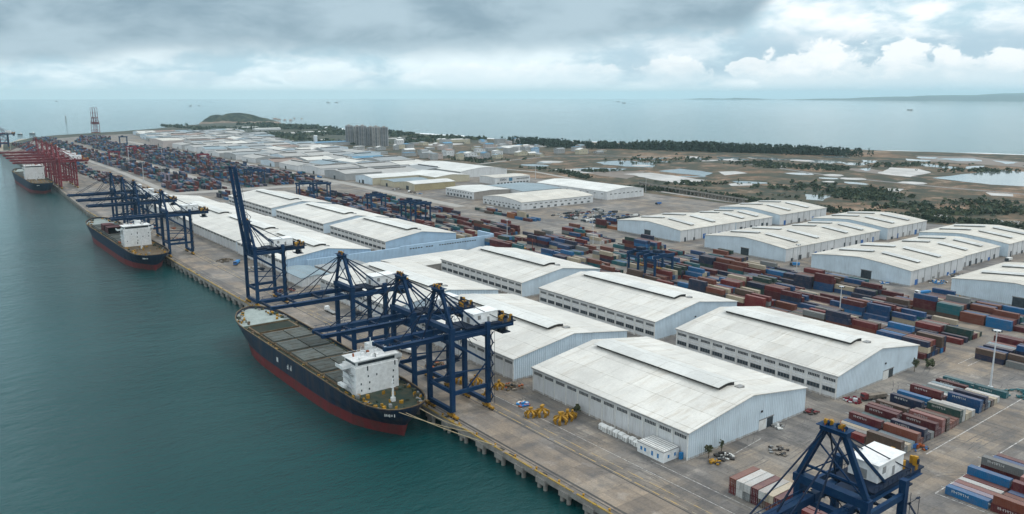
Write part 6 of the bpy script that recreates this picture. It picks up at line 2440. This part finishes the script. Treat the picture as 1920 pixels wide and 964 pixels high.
# cumulus heads standing above the bay
heads = None
for (pa, pe, ra, re_) in ((-0.36, 0.018, 0.07, 0.010), (-0.22, 0.020, 0.06, 0.012), (-0.05, 0.022, 0.08, 0.016), (0.07, 0.022, 0.09, 0.020), (0.19, 0.024, 0.06, 0.022), (0.285, 0.030, 0.03, 0.014), (0.335, 0.024, 0.06, 0.030),
                          (0.375, 0.030, 0.045, 0.036), (0.455, 0.024, 0.06, 0.036), (0.492, 0.026, 0.035, 0.022), (0.545, 0.022, 0.05, 0.036), (0.60, 0.026, 0.06, 0.034)):
    dx = M('DIVIDE', M('SUBTRACT', az, pa), ra)
    dy = M('DIVIDE', M('SUBTRACT', el, pe), re_)
    h_ = M('SUBTRACT', 1.0, M('ADD', M('MULTIPLY', dx, dx), M('MULTIPLY', dy, dy)))
    heads = h_ if heads is None else M('MAXIMUM', heads, h_)
hd_ = smooth(M('ADD', heads, M('MULTIPLY', M('SUBTRACT', n_pf, 0.5), 3.4)), 0.05, 0.42)
hcol = mixc(nt, (0.66, 0.79, 0.86), (0.97, 1.0, 1.01), smooth(M('ADD', M('MULTIPLY', heads, 0.0), M('ADD', M('MULTIPLY', el, 16.0), M('MULTIPLY', n_pf, 0.9))), 0.72, 1.15))
c = mixc(nt, c, hcol, M('MULTIPLY', hd_, M('ADD', 0.45, M('MULTIPLY', bright, 0.42))))
# heavy dark deck overhead: its edge climbs to the right and dissolves
edge = M('ADD', M('ADD', 0.050, M('MULTIPLY', smooth(az, -0.15, 0.2), 0.022)), M('MULTIPLY', smooth(az, 0.26, 0.38), 0.10))
edge = M('SUBTRACT', edge, M('MULTIPLY', smooth(az, -0.25, -0.55), 0.012))
e2 = M('ADD', M('SUBTRACT', el, edge), M('MULTIPLY', M('SUBTRACT', n_w, 0.5), 0.085))
e2 = M('ADD', e2, M('MULTIPLY', M('SUBTRACT', n_w2, 0.5), 0.035))
deck = smooth(e2, -0.014, 0.020)
dark = mixc(nt, (0.245, 0.355, 0.435), (0.43, 0.56, 0.64), smooth(M('ADD', M('MULTIPLY', n_w, 0.45), M('ADD', M('MULTIPLY', n_w2, 0.40), M('MULTIPLY', n_lo, 0.15))), 0.42, 0.61))
c = mixc(nt, c, dark, deck)
# high overhead the overcast is an even pale grey
c = mixc(nt, c, (1.0, 1.10, 1.17), smooth(el, 0.13, 0.34))
# pale band on the horizon
hz = mixc(nt, (0.66, 0.82, 0.88), (0.52, 0.71, 0.82), bright)
c = mixc(nt, c, hz, smooth(el, 0.017, 0.001))
# overcast lets a little of the clear sky through
skyc = nt.nodes.new('ShaderNodeVectorMath')
skyc.operation = 'SCALE'
nt.links.new(sky.outputs[0], skyc.inputs[0])
skyc.inputs['Scale'].default_value = 1.0
bg2 = nt.nodes.new('ShaderNodeBackground')
nt.links.new(skyc.outputs[0], bg2.inputs[0])
bg2.inputs[1].default_value = 0.06
nt.links.new(c, bg.inputs[0])
bg.inputs[1].default_value = 1.0
mx = nt.nodes.new('ShaderNodeMixShader')
mx.inputs[0].default_value = 0.93
nt.links.new(bg2.outputs[0], mx.inputs[1])
nt.links.new(bg.outputs[0], mx.inputs[2])
nt.links.new(mx.outputs[0], nt.nodes['World Output'].inputs['Surface'])
W.cycles.sampling_method = 'MANUAL'
W.cycles.sample_map_resolution = 1024

sun = bpy.data.lights.new('sun', 'SUN')
sun.energy = 1.0
sun.angle = math.radians(14)
sun.color = (1.0, 0.955, 0.89)
so = bpy.data.objects.new('sun', sun)
COL.objects.link(so)
sd = Vector((math.sin(SUN_AZ) * math.cos(SUN_EL), math.cos(SUN_AZ) * math.cos(SUN_EL), math.sin(SUN_EL)))
so.rotation_euler = sd.to_track_quat('Z', 'Y').to_euler()

# the hazy air over the port and the bay
m = bpy.data.materials.new('hazy_air')
m.use_nodes = True
nt = m.node_tree
for n in list(nt.nodes):
    if n.type != 'OUTPUT_MATERIAL':
        nt.nodes.remove(n)
pv = nt.nodes.new('ShaderNodeVolumePrincipled')
pv.inputs['Color'].default_value = (0.66, 0.92, 1.0, 1)
pv.inputs['Density'].default_value = HAZE_D = 4.0e-5
pv.inputs['Anisotropy'].default_value = 0.1
nt.links.new(pv.outputs[0], nt.nodes['Material Output'].inputs['Volume'])
MATS['haze'] = m
mb = MB()
mb.bb(-27000, 27000, -27000, 27000, -10.5, 250)
hz_o = mb.build('haze', 'haze')
hz_o['kind'] = 'stuff'
hz_o['label'] = 'pale bluish haze lying over the port and bay'

cam = bpy.data.cameras.new('camera')
cam.sensor_width = 36
cam.sensor_fit = 'HORIZONTAL'
cam.lens = FOC / 1920 * 36
cam.clip_start = 1
cam.clip_end = 120000
co = bpy.data.objects.new('camera', cam)
COL.objects.link(co)
co.matrix_world = Matrix((( RT.x, U3.x, -F3.x, 0), (RT.y, U3.y, -F3.y, 0), (RT.z, U3.z, -F3.z, H), (0, 0, 0, 1)))
S.camera = co

S.render.engine = 'CYCLES'
S.cycles.max_bounces = 5
S.cycles.diffuse_bounces = 3
S.cycles.glossy_bounces = 2
S.cycles.volume_bounces = 2
S.cycles.use_denoising = True
S.cycles.use_adaptive_sampling = True
S.cycles.adaptive_threshold = 0.02
S.cycles.sample_clamp_indirect = 4
S.view_settings.view_transform = 'Standard'
S.view_settings.look = 'None'
S.view_settings.exposure = 0.2
S.view_settings.gamma = 1.0
S.view_settings.use_curve_mapping = False
for k, v in USED.items():
    if v > 1:
        print('label used', v, 'times:', k)
